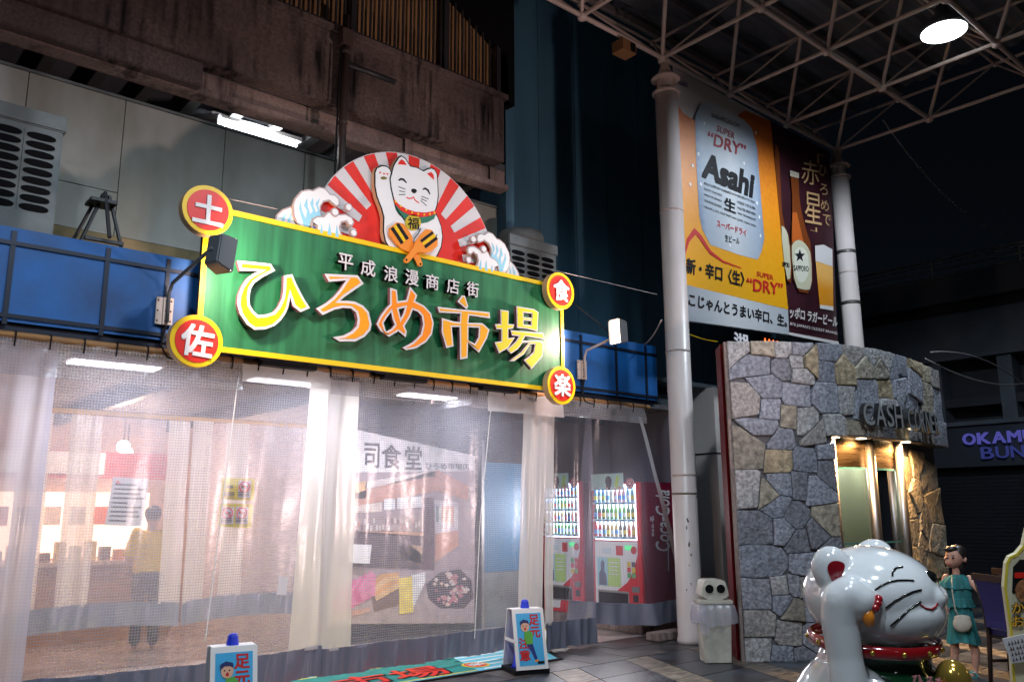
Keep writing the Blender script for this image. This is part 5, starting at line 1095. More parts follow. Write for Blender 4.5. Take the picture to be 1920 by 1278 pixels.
q = MB(); q.add([(ps.x+.03, ps.y+.12, 0), (ps.x+.29, ps.y+.37, 0), (ps.x+.34, ps.y+.27, 0), (ps.x+.16, ps.y+.105, 0), (ps.x+.03, ps.y+.12, ZT-.01), (ps.x+.29, ps.y+.37, ZT-.01), (ps.x+.34, ps.y+.27, ZT-.01), (ps.x+.16, ps.y+.105, ZT-.01)], [(0, 3, 2, 1), (4, 5, 6, 7), (0, 1, 5, 4), (1, 2, 6, 5), (2, 3, 7, 6), (3, 0, 4, 7)]); q.build('red_end_panel', redp, bo)
back = [(8.36, 5.9), (9.3, 6.45), (12.05, 6.45), (12.05, 5.4)]
q = MB()
for i in range(3): a, c = back[i], back[i+1]; q.quad((a[0], a[1], 0), (c[0], c[1], 0), (c[0], c[1], ZT-.03), (a[0], a[1], ZT-.03))
q.build('back_wall', M['greyp'], bo)
q = MB(); rp_ = [tuple(cpt(SL*k/20, -.2)[0]) for k in range(21)]+[(12.04, 6.4), (9.3, 6.4)]; q.prism([(a, c) for a, c in rp_], ZT-.2, ZT-.1, to3=lambda a, c, y: (a, c, y)); q.build('roof', M['deck'], bo)
# inside: bright cream walls, metal columns, bronze hood, glass
sm_ = mat('brushed', (.36, .36, .38), .38, metal=1., var=.2, vscale=3, stretch=(1, 1, .1)); brz = mat('bronze', (.5, .36, .22), .28, metal=1., var=.25, vscale=4, stretch=(.4, .4, 6))
gls = bpy.data.materials.new('glass'); gls.use_nodes = True; n_ = gls.node_tree; n_.nodes.clear(); o_ = n_.nodes.new('ShaderNodeOutputMaterial'); a_ = n_.nodes.new('ShaderNodeBsdfTransparent'); a_.inputs[0].default_value = (.8, .88, .83, 1); g_ = n_.nodes.new('ShaderNodeBsdfGlossy'); g_.inputs['Roughness'].default_value = .02; f_ = n_.nodes.new('ShaderNodeLayerWeight'); f_.inputs[0].default_value = .12; m_ = n_.nodes.new('ShaderNodeMixShader'); n_.links.new(f_.outputs[0], m_.inputs[0]); n_.links.new(a_.outputs[0], m_.inputs[1]); n_.links.new(g_.outputs[0], m_.inputs[2]); n_.links.new(m_.outputs[0], o_.inputs[0])
ent = thing('glass_entrance', 'curved glass entrance with bronze hood and steel columns in the stone booth', 'door', (10.6, 5.0, 0))
sp_ = [D0+.06, D0+(D1-D0)*.46, D1-.12]
for s in sp_:
    p, _, _ = cpt(s, -.12); q = MB(); q.lathe([(.06, 0), (.06, DZ-.01)], (p.x, p.y, 0), 20); q.build('column', sm_, ent, True)
def bandmesh(s0, s1, z0, z1, off0, off1, n=12):
    q = MB(); vs = []; fs = []
    for k in range(n+1):
        s = s0+(s1-s0)*k/n
        for j in range(7): f = j/6; p, _, _ = cpt(s, off0+(off1-off0)*(1-math.cos(f*PI/2))); vs.append((p.x, p.y, z0+(z1-z0)*f))
    for k in range(n):
        for j in range(6): fs.append((k*7+j, k*7+j+1, k*7+8+j, k*7+7+j))
    q.add(vs, fs); return q
bandmesh(D0, sp_[1], 2.08, DZ-.004, -.16, -.13).build('hood', brz, ent, True); bandmesh(sp_[1], D1, 2.08, DZ-.004, -.16, -.13).build('hood', brz, ent, True)
for s0, s1 in ((sp_[0]+.07, sp_[1]-.07), (sp_[1]+.07, sp_[2]-.05)):
    bandmesh(s0, s1, .05, 2.06, -.17, -.17).build('glass_pane', gls, ent, True)
    for z in (2.06, 1.2, .84): bandmesh(s0, s1, z, z+.02, -.155, -.155).build('pane_rail', mat('prail', (.1, .35, .4), .2, metal=.5), ent)
bandmesh(D1-.06, D1, 0, DZ, -.2, -.2).build('jamb', M['rail'], ent); point_light('booth_inside_light', (cpt(D1+.9, -.7)[0].x, cpt(D1+.9, -.7)[0].y, 2.25), 6, (1, .97, .78), .15, ent)  # extra light added to brighten the inner wall, no fixture
bandmesh(D0-.4, SL-.1, 0, 2.6, -1.0, -1.0, 24).build('inner_wall', mat('cream', (.55, .58, .46), .5), ent)
e1_, _, _ = cpt(SL-.06, -.41); e2_, _, _ = cpt(SL-.1, -1.03); q = MB(); q.quad((e1_.x, e1_.y, 0), (e2_.x, e2_.y, 0), (e2_.x, e2_.y, 2.6), (e1_.x, e1_.y, 2.6)); q.build('inner_wall', mat('cream_end', (.55, .58, .46), .5), ent)
q = MB(); A, _, _ = cpt((D0+D1)/2, -.7); q.box(A.x-.45, A.x+.05, A.y-.1, A.y+.25, 0, 1.35); q.build('cash_machine', mat('atm', (.3, .34, .34), .4), ent, bevel=.02)
point_light('booth_inside_light', (cpt((D0+D1)/2, -.65)[0].x, cpt((D0+D1)/2, -.65)[0].y, 2.25), 6, (1, .97, .78), .15, ent); point_light('booth_inside_light', (cpt(D1+.1, -.6)[0].x, cpt(D1+.1, -.6)[0].y, 2.25), 6, (1, .97, .78), .15, ent)
for i, px_ in enumerate((1571, 1622, 1700)):
    s, _ = wallhit(px_, 843); p, _, _ = cpt(s, -.045 if i < 2 else .0)
    t = thing('downlight', ['warm downlight over the booth entrance, left of three', 'warm downlight over the booth entrance, middle of three', 'warm downlight over the booth entrance, right of three'][i], 'lamp', (p.x, p.y, DZ), 'downlights over the booth entrance')
    q = MB(); q.lathe([(.055, 0), (.055, .012)], (p.x, p.y, DZ-.016), 16); q.build('lens', emat('dlens', (1, .8, .5), 12), t); q = MB(); q.lathe([(.068, .004), (.068, .012)], (p.x, p.y, DZ-.0165), 16); q.build('trim', M['white'], t)
    spot_light('bulb', (p.x, p.y, DZ-.03), (0, 0, -1), 95 if i < 2 else 150, (1, .56, .22), 170, .4, .04, t)
# raised metal lettering along the curve
chrome = mat('chrome', (.68, .70, .72), .35, metal=.6)
t = thing('booth_lettering', 'raised polished metal letters on the curved stone front', 'lettering', (10.5, 4.7, 2.7))
sA = wallhit(1600, 770)[0]; zA_ = wallhit(1600, 795)[1]
ss = sA
for ch in 'CASH CORNER':
    wd = {'C': .2, 'A': .21, 'S': .17, 'H': .21, ' ': .13, 'O': .22, 'R': .19, 'N': .21, 'E': .17}[ch]
    if ss+wd > SL+.02: break
    if ch != ' ':
        p, nn, dd = cpt(ss, .075); hh = .27; text3('letter', ch, (p.x, p.y, zA_-.02), (dd.x*wd*.86, dd.y*wd*.86, 0), (0, 0, hh), mat('letter_shaded_side', (.12, .125, .13), .3, metal=.9), t, .012, .03); lt_ = [c_ for c_ in t.children][-1]; p2_, _, _ = cpt(ss, .139); text3('face', ch, (p2_.x, p2_.y, zA_-.02), (dd.x*wd*.86, dd.y*wd*.86, 0), (0, 0, hh), chrome, lt_, .008, .0)  # one polished metal: shaded sides and bright faces put into its colours
    ss += wd

# ------------------------------------------------------------------ beckoning cat statue
ST = PD(1632, 1114, 4.5); KS = 4.5/F
ca = Matrix((rt.x, rt.y, 0.0)) if False else None
away = Vector((ST.x, ST.y, 0)).normalized(); right = Vector((away.y, -away.x, 0))
stt_ = thing('cat_statue', 'glossy white beckoning cat statue with red collar in the foreground', 'statue', (ST.x, ST.y, 0))
MS = Matrix.Translation(Vector((0, 0, ST.z))) @ Matrix(((right.x, away.x, 0, 0), (right.y, away.y, 0, 0), (0, 0, 1, 0), (0, 0, 0, 1))) @ Matrix.Scale(KS, 4)
gloss = mat('gloss_white', (.70, .72, .73), .12, coat=1.); redg = mat('gloss_red', (.30, .008, .012), .15, coat=.8); inkg = mat('gloss_black', (.008, .008, .008), .12, coat=.8); goldg = mat('gloss_gold', (.6, .4, .08), .15, metal=.8); greeng = mat('gloss_green', (.006, .04, .015), .12, coat=1.); orang = mat('gloss_orange', (.7, .22, .02), .2, coat=.6)
b = MB()
b.ell((0, 0, 0), (121, 122, 90), 40, 26); b.ell((20, -5, -30), (106, 112, 66), 32, 18)       # head and cheeks
b.ell((96, -30, -2), (30, 32, 27), 20, 14); b.ell((107, 18, -2), (26, 30, 25), 20, 14)          # muzzle
for sy, c in ((-1, (-62, -78, 52)), (1, (14, 76, 74))):                                        # ears
    b.ell(c, (36, 24, 40) if sy < 0 else (34, 24, 26), 20, 14)
b.ell((-18, 0, -250), (150, 138, 165), 36, 22); b.ell((-10, 0, -345), (165, 150, 60), 32, 12); b.ell((-5, 0, -120), (100, 95, 60), 28, 12)
chain(b, [(-42, -118, -215, 42), (-45, -118, -160, 35), (-50, -118, -95, 30), (-53, -120, -35, 33), (-48, -122, -2, 36), (-34, -122, 8, 35), (-22, -122, 0, 33)], 18)
chain(b, [(10, 125, -180, 44), (80, 110, -240, 40), (125, 80, -260, 38)], 16)
b.ell((85, -95, -370), (60, 45, 28), 20, 10); b.ell((85, 85, -370), (60, 45, 28), 20, 10)
b.v = [tuple(MS @ Vector(v)) for v in b.v]; me = remesh(b, .0105, 9); link('body', me, gloss, stt_, True)
def sb_(name, m, parent=stt_): pass
def hp(x, z, pop=.0):      # point on the near side of the head ellipsoid (local px)
    best = 0
    for (c, r_) in (((0, 0, 0), (121, 122, 90)), ((20, -5, -30), (106, 112, 66)), ((96, -30, -2), (30, 32, 27)), ((107, 18, -2), (26, 30, 25))):
        f = 1-((x-c[0])/r_[0])**2-((z-c[2])/r_[2])**2
        if f > 0: best = min(best, c[1]-r_[1]*math.sqrt(f))
    return (x, best-pop, z)
def stube(name, pts, r, m, n=8):
    q = MB(MS); q.tube([hp(x, z, .2) for x, z in pts], r, n); return link(name, q.mesh(name, True), m, stt_, True)
def dense(pts, n=6):
    out = []
    for i in range(len(pts)-1):
        for k in range(n): f = k/n; out.append((pts[i][0]+(pts[i+1][0]-pts[i][0])*f, pts[i][1]+(pts[i+1][1]-pts[i][1])*f))
    return out+[pts[-1]]
U6 = lambda x, y: (1500+x*.2332-1640, 1112-(980+y*.2332))
for p in ([(620, 497), (680, 455), (740, 428), (800, 417), (860, 417), (912, 422)], [(700, 612), (760, 565), (830, 525), (900, 498), (958, 487)], [(720, 742), (780, 690), (850, 630), (900, 595), (945, 570)]): stube('whisker', dense([U6(*c) for c in p]), 1.7, inkg)
stube('eye', dense([U6(*c) for c in ((765, 388), (772, 355), (800, 332), (845, 325))]), 2.0, inkg)
stube('mouth', dense([U6(*c) for c in ((940, 595), (970, 618), (1015, 630), (1050, 615), (1068, 590))]), 1.8, redg)
q = MB(MS); q.ell((95, -22, 34), (20, 26, 15), 18, 12); link('nose', q.mesh('nose', True), inkg, stt_, True)
q = MB(MS); vs = []
P2 = [(-72, 62), (-55, 70), (-38, 66), (-42, 50), (-50, 34), (-56, 18), (-66, 36)]
E0 = (-62, -78, 52)
def ep(x, z):
    f = 1-((x-E0[0])/37)**2-((z-E0[2])/41)**2; return (x, min(E0[1]-25*math.sqrt(max(0, f))-1.2, hp(x, z, 1.5)[1]), z)
pts = smooth_poly([(-70, 58), (-55, 68), (-36, 62), (-42, 45), (-50, 30), (-57, 14), (-64, 34)], 2); ctr = (-54, 45); n = len(pts); vs = [ep(*ctr)]
for rr in (.35, .7, 1.): vs += [ep(ctr[0]+(x-ctr[0])*rr, ctr[1]+(z-ctr[1])*rr) for x, z in pts]
fs = [(0, 1+k, 1+(k+1) % n) for k in range(n)]
for r_ in range(2): fs += [(1+r_*n+k, 1+r_*n+(k+1) % n, 1+(r_+1)*n+(k+1) % n, 1+(r_+1)*n+k) for k in range(n)]
q.add(vs, fs); link('inner_ear', q.mesh('inner_ear', True), mat('ear_red', (.2, .006, .012), .2, coat=.6), stt_, True)
q = MB(MS); q.ell((-6, -134, -26), (11, 14, 17), 14, 10); q.v = q.v; link('paw_pad', q.mesh('paw_pad', True), orang, stt_, True)
for k, c in enumerate(((6, -135, -10), (10, -132, -3), (12, -128, 4))): q = MB(MS); q.ell(c, (8, 9, 8), 12, 8); link('toe_pad', q.mesh('toe_pad', True), redg, stt_, True)
# collar: a band round the neck
q = MB(MS); vs = []; fs = []; n = 48
for k in range(n):
    a = 2*PI*k/n; x = -2+109*math.cos(a); y = 109*math.sin(a); zc = -80-.05*x*.6
    for dr_, dz in ((0, -11), (6, -9), (7, 0), (6, 9), (0, 11)): vs.append((x*(1+dr_/105), y*(1+dr_/105), zc+dz-8*math.cos(a+1.2)))
for k in range(n):
    for j in range(4): fs.append((k*5+j, k*5+j+1, ((k+1) % n)*5+j+1, ((k+1) % n)*5+j))
q.add(vs, fs); cl_ = link('collar', q.mesh('collar', True), redg, stt_, True)
for k in range(14):
    a = 2*PI*k/14+.2; x = -2+116*math.cos(a); y = 116*math.sin(a); zc = -80-.03*x-8*math.cos(a+1.2); s = MB(MS); s.ell((x, y, zc), (4.5, 4.5, 5), 10, 8); link('stud', s.mesh('stud', True), goldg, cl_, True)
q = MB(MS); vs = []; fs = []; n = 26
for k in range(n+1):
    a = -2.05+3.2*k/n
    for j in range(7):
        f = j/6; rr = 104+30*f*max(0, math.sin(PI*k/n))**.5; zz = -88-f*70*math.sin(PI*k/n); fb = 1-((zz+250)/165)**2; rb = 150*math.sqrt(max(.3, fb)); rr = max(100, min(rr, rb+6)); vs.append((-6+rr*math.cos(a), rr*.95*math.sin(a), zz))
for k in range(n):
    for j in range(6): fs.append((k*7+j, k*7+j+1, k*7+8+j, k*7+7+j))
q.add(vs, fs); link('bib', q.mesh('bib', True), greeng, stt_, True)
q = MB(MS); q.ell((122, -36, -140), (30, 30, 38), 24, 16); bell = link('bell', q.mesh('bell', True), goldg, stt_, True)
q = MB(MS); q.tube([(122+30.5*math.cos(a)*1., -36+30.5*math.sin(a), -142) for a in [k*PI/12 for k in range(25)]], 3, 8); link('bell_band', q.mesh('bell_band', True), goldg, bell, True)
for i, ch in enumerate('ひろめ'):
    a = -1.05+i*.2; rr = 121; O = MS @ Vector((-6+rr*math.cos(a), rr*.95*math.sin(a), -140-i*4)); dr_ = (MS.to_3x3() @ Vector((-math.sin(a), math.cos(a), 0))).normalized()
    text3('lettering', ch, O, dr_*KS*18, Vector((0, 0, KS*18)), mat('pinkt', (.5, .2, .22), .4), stt_, .02, .004, local=True)

# ------------------------------------------------------------------ girl
GP = PZ(1806, 1268, 0); away = Vector((GP.x, GP.y, 0)).normalized(); right = Vector((away.y, -away.x, 0)); KG = GP.length and (GP-CAM).dot(fw)/F*1.02
gl_t = thing('person', 'small girl in a teal dress with a white shoulder bag reaching towards a chair', 'person', (GP.x, GP.y, 0))
MG = Matrix(((1, 0, 0, 0), (0, 1, 0, 0), (0, 0, 1, 0), (0, 0, 0, 1))) @ Matrix(((right.x, away.x, 0, 0), (right.y, away.y, 0, 0), (0, 0, 1, 0), (0, 0, 0, 1))) @ Matrix.Scale(KG, 4) @ Matrix(((1, 0, .105, 0), (0, 1, 0, 0), (0, 0, 1, 0), (0, 0, 0, 1)))
def gmesh(name, b, m, vox=1.3, it=3, parent=gl_t):
    b.v = [tuple(MG @ Vector(v)) for v in b.v]; return link(name, remesh(b, vox*KG, it), m, parent, True)
gsk = mat('girl_skin', (.5, .27, .2), .5)
b = MB(); b.ell((-16, 0, 213), (16.5, 17.5, 20), 20, 14); b.ell((-20, -5, 206), (12, 11, 12), 16, 10); chain(b, [(-12, 1, 180, 6.5), (-14, 1, 200, 6.5)])
b.ell((-31, -9, 211), (3, 3, 3.4), 10, 8); b.ell((2, -4, 209), (3.5, 3, 5), 10, 8)        # nose, ear
chain(b, [(9, 1, 175, 6.5), (17, -14, 164, 5.4), (25, -28, 154, 4.2), (28, -33, 151, 3.6)]); b.ell((30, -36, 149), (4.2, 3.2, 4), 12, 8)
for dx, dz in ((-3, -6), (-1, -7.5), (1.2, -7.3), (3.2, -6)): chain(b, [(31+dx*.7, -38, 147, 1.3), (32+dx, -39.5, 149+dz-1, 1.15), (32+dx, -40, 149+dz-3, 1.0)], 8)
chain(b, [(27.5, -36, 149, 1.4), (25.5, -38, 146, 1.2), (25.5, -39, 143.5, 1.1)], 8)
chain(b, [(-30, 4, 176, 6.5), (-36, 5, 152, 5.5), (-34, -2, 132, 4.6), (-31, -6, 124, 4.2)]); b.ell((-29, -8, 119), (4, 3.4, 5.5), 12, 8)
for dx in (-3, -1, 1, 3): chain(b, [(-29+dx, -8.5, 116, 1.4), (-29+dx*1.1, -9.5, 109+abs(dx)*.5, 1.2)], 8)
for x0, x1 in ((-14, -14), (10, 20)): chain(b, [(x0, 2, 80, 8), (x0+(x1-x0)*.5, 2, 58, 7.5), (x1, 2.5, 48, 7.2), (x1, 3, 34, 7), (x1, 3, 14, 4.8), (x1, 2, 6, 4.6), (x1-7, -8, 4, 4.4), (x1-12, -14, 3, 3.6)])
b.ell((-8, 2, 140), (18, 12, 36), 18, 12); gmesh('body', b, gsk, 1.0, 3)
for dx in (-27.5, -18): q = MB(MG); q.ell((dx, -17.6 if dx > -20 else -13.4, 212.5), (2.3, 1.5, 1.6), 10, 6); link('eye', q.mesh('eye', True), M['ink'], gl_t, True)
for dx in (-27.5, -18): q = MB(MG); q.ell((dx, -17.2 if dx > -20 else -13.2, 217), (3.0, 1.2, .6), 10, 6); link('eyebrow', q.mesh('eyebrow', True), M['hair'], gl_t, True)
q = MB(MG); q.ell((-24, -14.8, 200.5), (3.2, 1.6, 1.3), 10, 6); link('mouth', q.mesh('mouth', True), mat('lips', (.4, .09, .08), .4), gl_t, True)
b = MB(); b.ell((-13, 4, 219), (19.5, 18.5, 17), 20, 14); b.ell((-8, 8, 206), (15, 14, 18), 16, 12); b.ell((-22, -8, 228), (11, 8.5, 6), 14, 10); b.ell((-4, 0, 200), (5, 8, 14), 12, 8); b.ell((-30, 3, 206), (3.5, 6, 12), 12, 8); gmesh('hair', b, M['hair'], 1.1, 2)
dress = mat('dress', (.02, .19, .2), .75, var=.45, vscale=9, bump=.5, bscale=26, stretch=(2, 2, .4))
b = MB(); vs = []; fs = []; n = 44; prof = [(60, 27, 19), (66, 26.5, 18), (80, 24, 16.5), (100, 21.5, 15), (118, 19, 13.5), (126, 18, 13), (140, 20, 13.5), (158, 22, 14), (170, 21, 13), (178, 14, 10), (182, 9, 7.5)]
for (z, rx, ry) in prof:
    fold = max(0, (125-z)/65)*.10
    for k in range(n): a = 2*PI*k/n; f = 1+fold*math.sin(k*2*PI/n*9+z*.03)+fold*.5*math.sin(k*2*PI/n*14); vs.append((0-10*(z-60)/120*.9+rx*f*math.cos(a), 1+ry*f*math.sin(a), z+(2.5*math.sin(a*3) if z < 70 else 0)))
for i in range(len(prof)-1):
    for k in range(n): fs.append((i*n+k, i*n+(k+1) % n, (i+1)*n+(k+1) % n, (i+1)*n+k))
q = MB(MG); q.add(vs, fs); dr_o = link('dress', q.mesh('dress', True), dress, gl_t, True)
def frill(name, prof2, cx, amp, nw):
    vs = []; fs = []; n = 60
    for (z, rx, ry, am) in prof2:
        for k in range(n): a = 2*PI*k/n; f = 1+am*math.sin(a*nw)+am*.6*math.sin(a*(nw*1.7)); vs.append((cx+rx*f*math.cos(a), 1+ry*f*math.sin(a), z+am*10*math.sin(a*nw*.5)))
    for i in range(len(prof2)-1):
        for k in range(n): fs.append((i*n+k, i*n+(k+1) % n, (i+1)*n+(k+1) % n, (i+1)*n+k))
    q = MB(MG); q.add(vs, fs); return link(name, q.mesh(name, True), dress, dr_o, True)
frill('shoulder_frill', [(181, 11, 9, .0), (176, 22, 13, .03), (166, 30, 16, .06), (157, 32, 17.5, .09)], -10, 1, 13)
frill('waist_frill', [(140, 20.5, 14, .0), (132, 23, 16, .04), (124, 25.5, 17.5, .08)], -7, 1, 15)
q = MB(MG); q.tube([(-20, -13.5, 178), (-19, -16, 150), (-14, -17, 120), (-10, -18, 112)], 1.2, 6); bagm = mat('bag', (.5, .46, .38), .7, var=.2, vscale=8)
bag = thing('shoulder_bag', 'small cream shoulder bag worn by the girl', 'bag', (GP.x, GP.y, KG*95)); link('strap', q.mesh('strap', True), bagm, bag, True).location = (0, 0, -KG*95)
b = MB(); b.ell((-2, -22, 96), (16, 7, 15), 18, 12); b.ell((-2, -22, 106), (15, 5, 6), 16, 8); b.v = [tuple(MG @ Vector(v)) for v in b.v]; o = link('pouch', remesh(b, 1.2*KG, 3), bagm, bag, True); o.location = (0, 0, -KG*95)
for x1 in (-14, 22):
    q = MB(MG); q.ell((x1-4, -4, 1.8), (8, 13, 1.8), 16, 8); so_ = link('sandal', q.mesh('sandal', True), mat('sandal', (.05, .2, .2), .5), gl_t, True)
    for yy, zz in ((-8, 7.5), (0, 9.5)): q = MB(MG); q.tube([(x1-6+7.5*math.cos(a), yy, 2+zz*math.sin(a)) for a in [k*PI/8 for k in range(9)]], 1.3, 6); link('strap', q.mesh('strap', True), mat('sandals', (.08, .3, .3), .5), so_, True)

# ------------------------------------------------------------------ chairs, standing sign, passer-by
def chair(px, py, label, s, yaw):
    P = PZ(px, py, 0); t = thing('dining_chair', label, 'chair', (P.x, P.y, 0), 'dark wooden chairs with blue backs', yaw)
    up_ = mat('uphol', (.02, .018, .13), .35, coat=.3)
    def put(name, b, m, sm=False): me = b.mesh(name, sm); return link(name, me, m, t, True)
    for sx in (-1, 1):
        b = MB(); b.tube([(sx*.2, .24, 0), (sx*.2, .2, .44), (sx*.2, .22, .7), (sx*.19, .3, 1.0)], [.018, .024, .024, .02], 8); put('rear_leg', b, M['darkwood'], True)
        b = MB(); b.tube([(sx*.19, -.2, 0), (sx*.2, -.2, .42)], [.017, .025], 8); put('front_leg', b, M['darkwood'], True)
        b = MB(); b.box(sx*.2-.012, sx*.2+.012, -.19, .19, .2, .225); put('stretcher', b, M['darkwood'])
    b = MB(); b.box(-.22, .22, -.22, .2, .42, .45); put('seat_frame', b, M['darkwood'])
    b = MB(); b.box(-.21, .21, -.21, .19, .452, .5); me = b.mesh('seat'); link('seat', me, up_, t, True)
    b = MB(); b.box(-.2, .2, .285, .32, .94, 1.0); put('top_rail', b, M['darkwood'])
    b = MB(); vs = []; 
    for k in range(7): z = .52+k*.07; y = .212+max(0, z-.6)**1.3*.25; vs += [(-.165, y, z), (.165, y, z), (.165, y+.035, z), (-.165, y+.035, z)]
    fs = [(0, 1, 2, 3), (24, 27, 26, 25)]
    for k in range(6):
        for j in range(4): fs.append((k*4+j, k*4+(j+1) % 4, k*4+4+(j+1) % 4, k*4+4+j))
    b.add(vs, fs); put('backrest', b, up_)
    t.scale = (s, s, s); return t
yw = math.atan2(rt.y, rt.x)
chair(1932, 1290, 'dark chair with blue back nearest the girl', 1.0, yw+R(98))
chair(1962, 1262, 'dark chair with blue back half hidden behind the standing sign', 1.0, yw+R(100))
SP = PD(1925, 1278, 5.6); ss_ = thing('standing_sign', 'yellow edged standing menu board at the right edge', 'sign', (SP.x, SP.y, 0))
def sq(px, py, dd=5.6): return PD(px, py, dd)
out = [(1886, 1055), (1892, 1043), (1905, 1037), (1918, 1022), (1925, 990), (1945, 985), (1965, 1000), (1975, 1035), (1985, 1060), (1992, 1120), (1990, 1500), (1908, 1500), (1900, 1300), (1893, 1180), (1882, 1100)]
toS = lambda a, c, y: tuple(PD(a, c, 5.6) + fw*y)
q = MB(); q.prism(out, 0, .03, to3=toS); q.build('board', mat('cream2', (.7, .66, .45), .5), ss_)
q = MB(); q.prism(out, -.004, -.001, [inset(out, 5)], to3=toS); q.build('yellow_edge', M['matyellow'], ss_)
q = MB(); q.prism([(1899, 1062), (1912, 1048), (1990, 1048), (1990, 1120), (1897, 1110)], -.006, -.002, to3=toS); q.build('dark_field', M['ink'], ss_)
q = MB(); q.prism([(1901, 1072), (1990, 1072), (1990, 1082), (1901, 1082)], -.012, -.008, to3=toS); q.build('red_strip', M['red'], ss_)
q = MB(); q.prism([(1928+26*math.cos(k*PI/10), 1106+24*math.sin(k*PI/10)) for k in range(20)], -.012, -.008, to3=toS); q.build('bowl_picture', mat('bowlp', (.35, .15, .06), .5, var=.7, vscale=40), ss_)
def wtext(s, x, y, wpx, hpx, m, par, off, lay=-.014, sk=0., slope=0., d=5.6):
    a = PD(x, y, d)+fw*lay; b_ = PD(x+wpx, y+slope, d)+fw*lay; c = PD(x+sk, y-hpx, d)+fw*lay; return text3('lettering', s, a, b_-a, c-a, m, par, off, .0)
for s, y, wd_ in (('かつ', 1147, 48), ('お', 1172, 24)):
    wtext(s, 1894, y, wd_, 20, M['ink'], ss_, .08); wtext(s, 1894, y, wd_, 20, M['lorange'], ss_, .02, -.018)
q = MB(); q.prism([(1871, 1192), (1925, 1180), (1935, 1230), (1889, 1238)], -.05, -.046, to3=toS); nt_ = thing('notice', 'hand written white card leaning against the standing sign', 'notice', tuple(PD(1890, 1210, 5.5))); q.build('card', M['paper'], nt_)
for i in range(4):
    for k in range(7):
        x_ = 1880+i*3+k*6+random.random()*2; y_ = 1202+i*10-k*1.3; p_ = [(x_, y_), (x_+3.6, y_-1+random.random()*2), (x_+1, y_-4-random.random()*2), (x_+3, y_+1.5)]
        q = MB(); q.tube([PD(u_, v_, 5.6)-fw*.053 for u_, v_ in p_], .0022, 5); q.build('pen_stroke', M['ink'], nt_)
wp_ = PD(2010, 1300, 7.2); figure('person', 'passer-by in a white shirt cut off by the right edge', (wp_.x+.1, wp_.y, 0), 1.0, 1.62, mat('wshirt', (.6, .6, .62), .7), mat('wtr', (.03, .03, .04), .7))

# ------------------------------------------------------------------ cones with warning boards
def cone(P, yaw, label):
    t = thing('traffic_cone', label, 'traffic cone', (P[0], P[1], 0), 'blue cones under warning boards', yaw)
    b = MB(); b.box(-.19, .19, -.19, .19, .004, .05); link('base', b.mesh('base'), M['ink'], t, True)
    b = MB(); b.lathe([(.15, .05), (.13, .07), (.038, .68), (.03, .70), (.01, .705)], n=24); link('cone_body', b.mesh('cone_body', True), M['cone'], t, True)
    s = thing('warning_board', label.replace('blue cone', 'white board over the cone'), 'sign', (P[0], P[1], 0), 'white folding warning boards', yaw)
    wh = M['white']; sk = mat('bskin', (.75, .42, .28), .5); hr_ = M['navyh'] if 'navyh' in M else mat('navyh', (.01, .02, .12), .5)
    for sd_, nm in ((-1, 'front_panel'), (1, 'back_panel')):
        lean = math.atan2(.13, .56); Q = Matrix.Translation((0, sd_*.2, .05)) @ Matrix.Rotation(-sd_*lean*-1 if False else sd_*lean, 4, 'X')
        b = MB(Q); b.box(-.17, .17, -.008, .008, 0, .58); o = link(nm, b.mesh(nm), wh, s, True)
        if sd_ < 0:
            def fl(name, pts, m, y): q = MB(Q); q.prism(pts, y, y+.002); return link(name, q.mesh(name), m, o, True)
            fl('print', [(-.135, .04), (.135, .04), (.135, .54), (-.135, .54)], M['bluepr'], -.011)
            for ch, x, z in (('足', .055, .42), ('元', .055, .30), ('注', -.075, .2), ('意', -.075, .085)): text3('character', ch, Q @ Vector((x-.055, -.0125, z)), Q.to_3x3() @ Vector((.115, 0, 0)), Q.to_3x3() @ Vector((0, 0, .105)), rd, o, .03, .0, local=True)
            # slipping man
            fl('trousers', [(-.05, .25), (.02, .25), (.045, .15), (.06, .1), (.03, .09), (.0, .17), (-.03, .2)], navy, -.0135)
            fl('shirt', [(-.06, .36), (.0, .37), (.03, .33), (.02, .24), (-.05, .24), (-.065, .3)], mat('gshirt', (.1, .4, .05), .5), -.016)
            fl('face', disc2((-.05, .41), .045, .05, 16), sk, -.0185); fl('hair', [(-.1, .42), (-.1, .46), (-.06, .48), (-.01, .465), (-.005, .43), (-.03, .445), (-.07, .445)], hr_, -.021)
            for ex in (-.07, -.035): fl('eye', disc2((ex, .415), .006, n=8), M['ink'], -.021)
            fl('mouth', disc2((-.05, .388), .012, .014, 10), rd, -.021); fl('shoe', [(.03, .085), (.07, .095), (.07, .075), (.03, .065)], M['orange'], -.0135); fl('obstacle', [(.06, .05), (.13, .05), (.13, .075), (.06, .075)], M['ink'], -.0135)
    for z in (.56,): b = MB(); b.box(-.16, .16, -.075, .075, z+.05, z+.06); link('hinge', b.mesh('hinge'), wh, s, True)
    b = MB(); b.box(-.168, -.16, -.15, .15, .3, .33); link('stay', b.mesh('stay'), wh, s, True); b = MB(); b.box(.16, .168, -.15, .15, .3, .33); link('stay', b.mesh('stay'), wh, s, True)
K1 = PZ(985, 1258, 0); cone((K1.x, K1.y), R(-20), 'blue cone on the pavement beside the green mat')
K2 = PZ(437, 1187, .7); cone((K2.x, K2.y), R(-12), 'blue cone before the left curtain, cut by the lower edge')

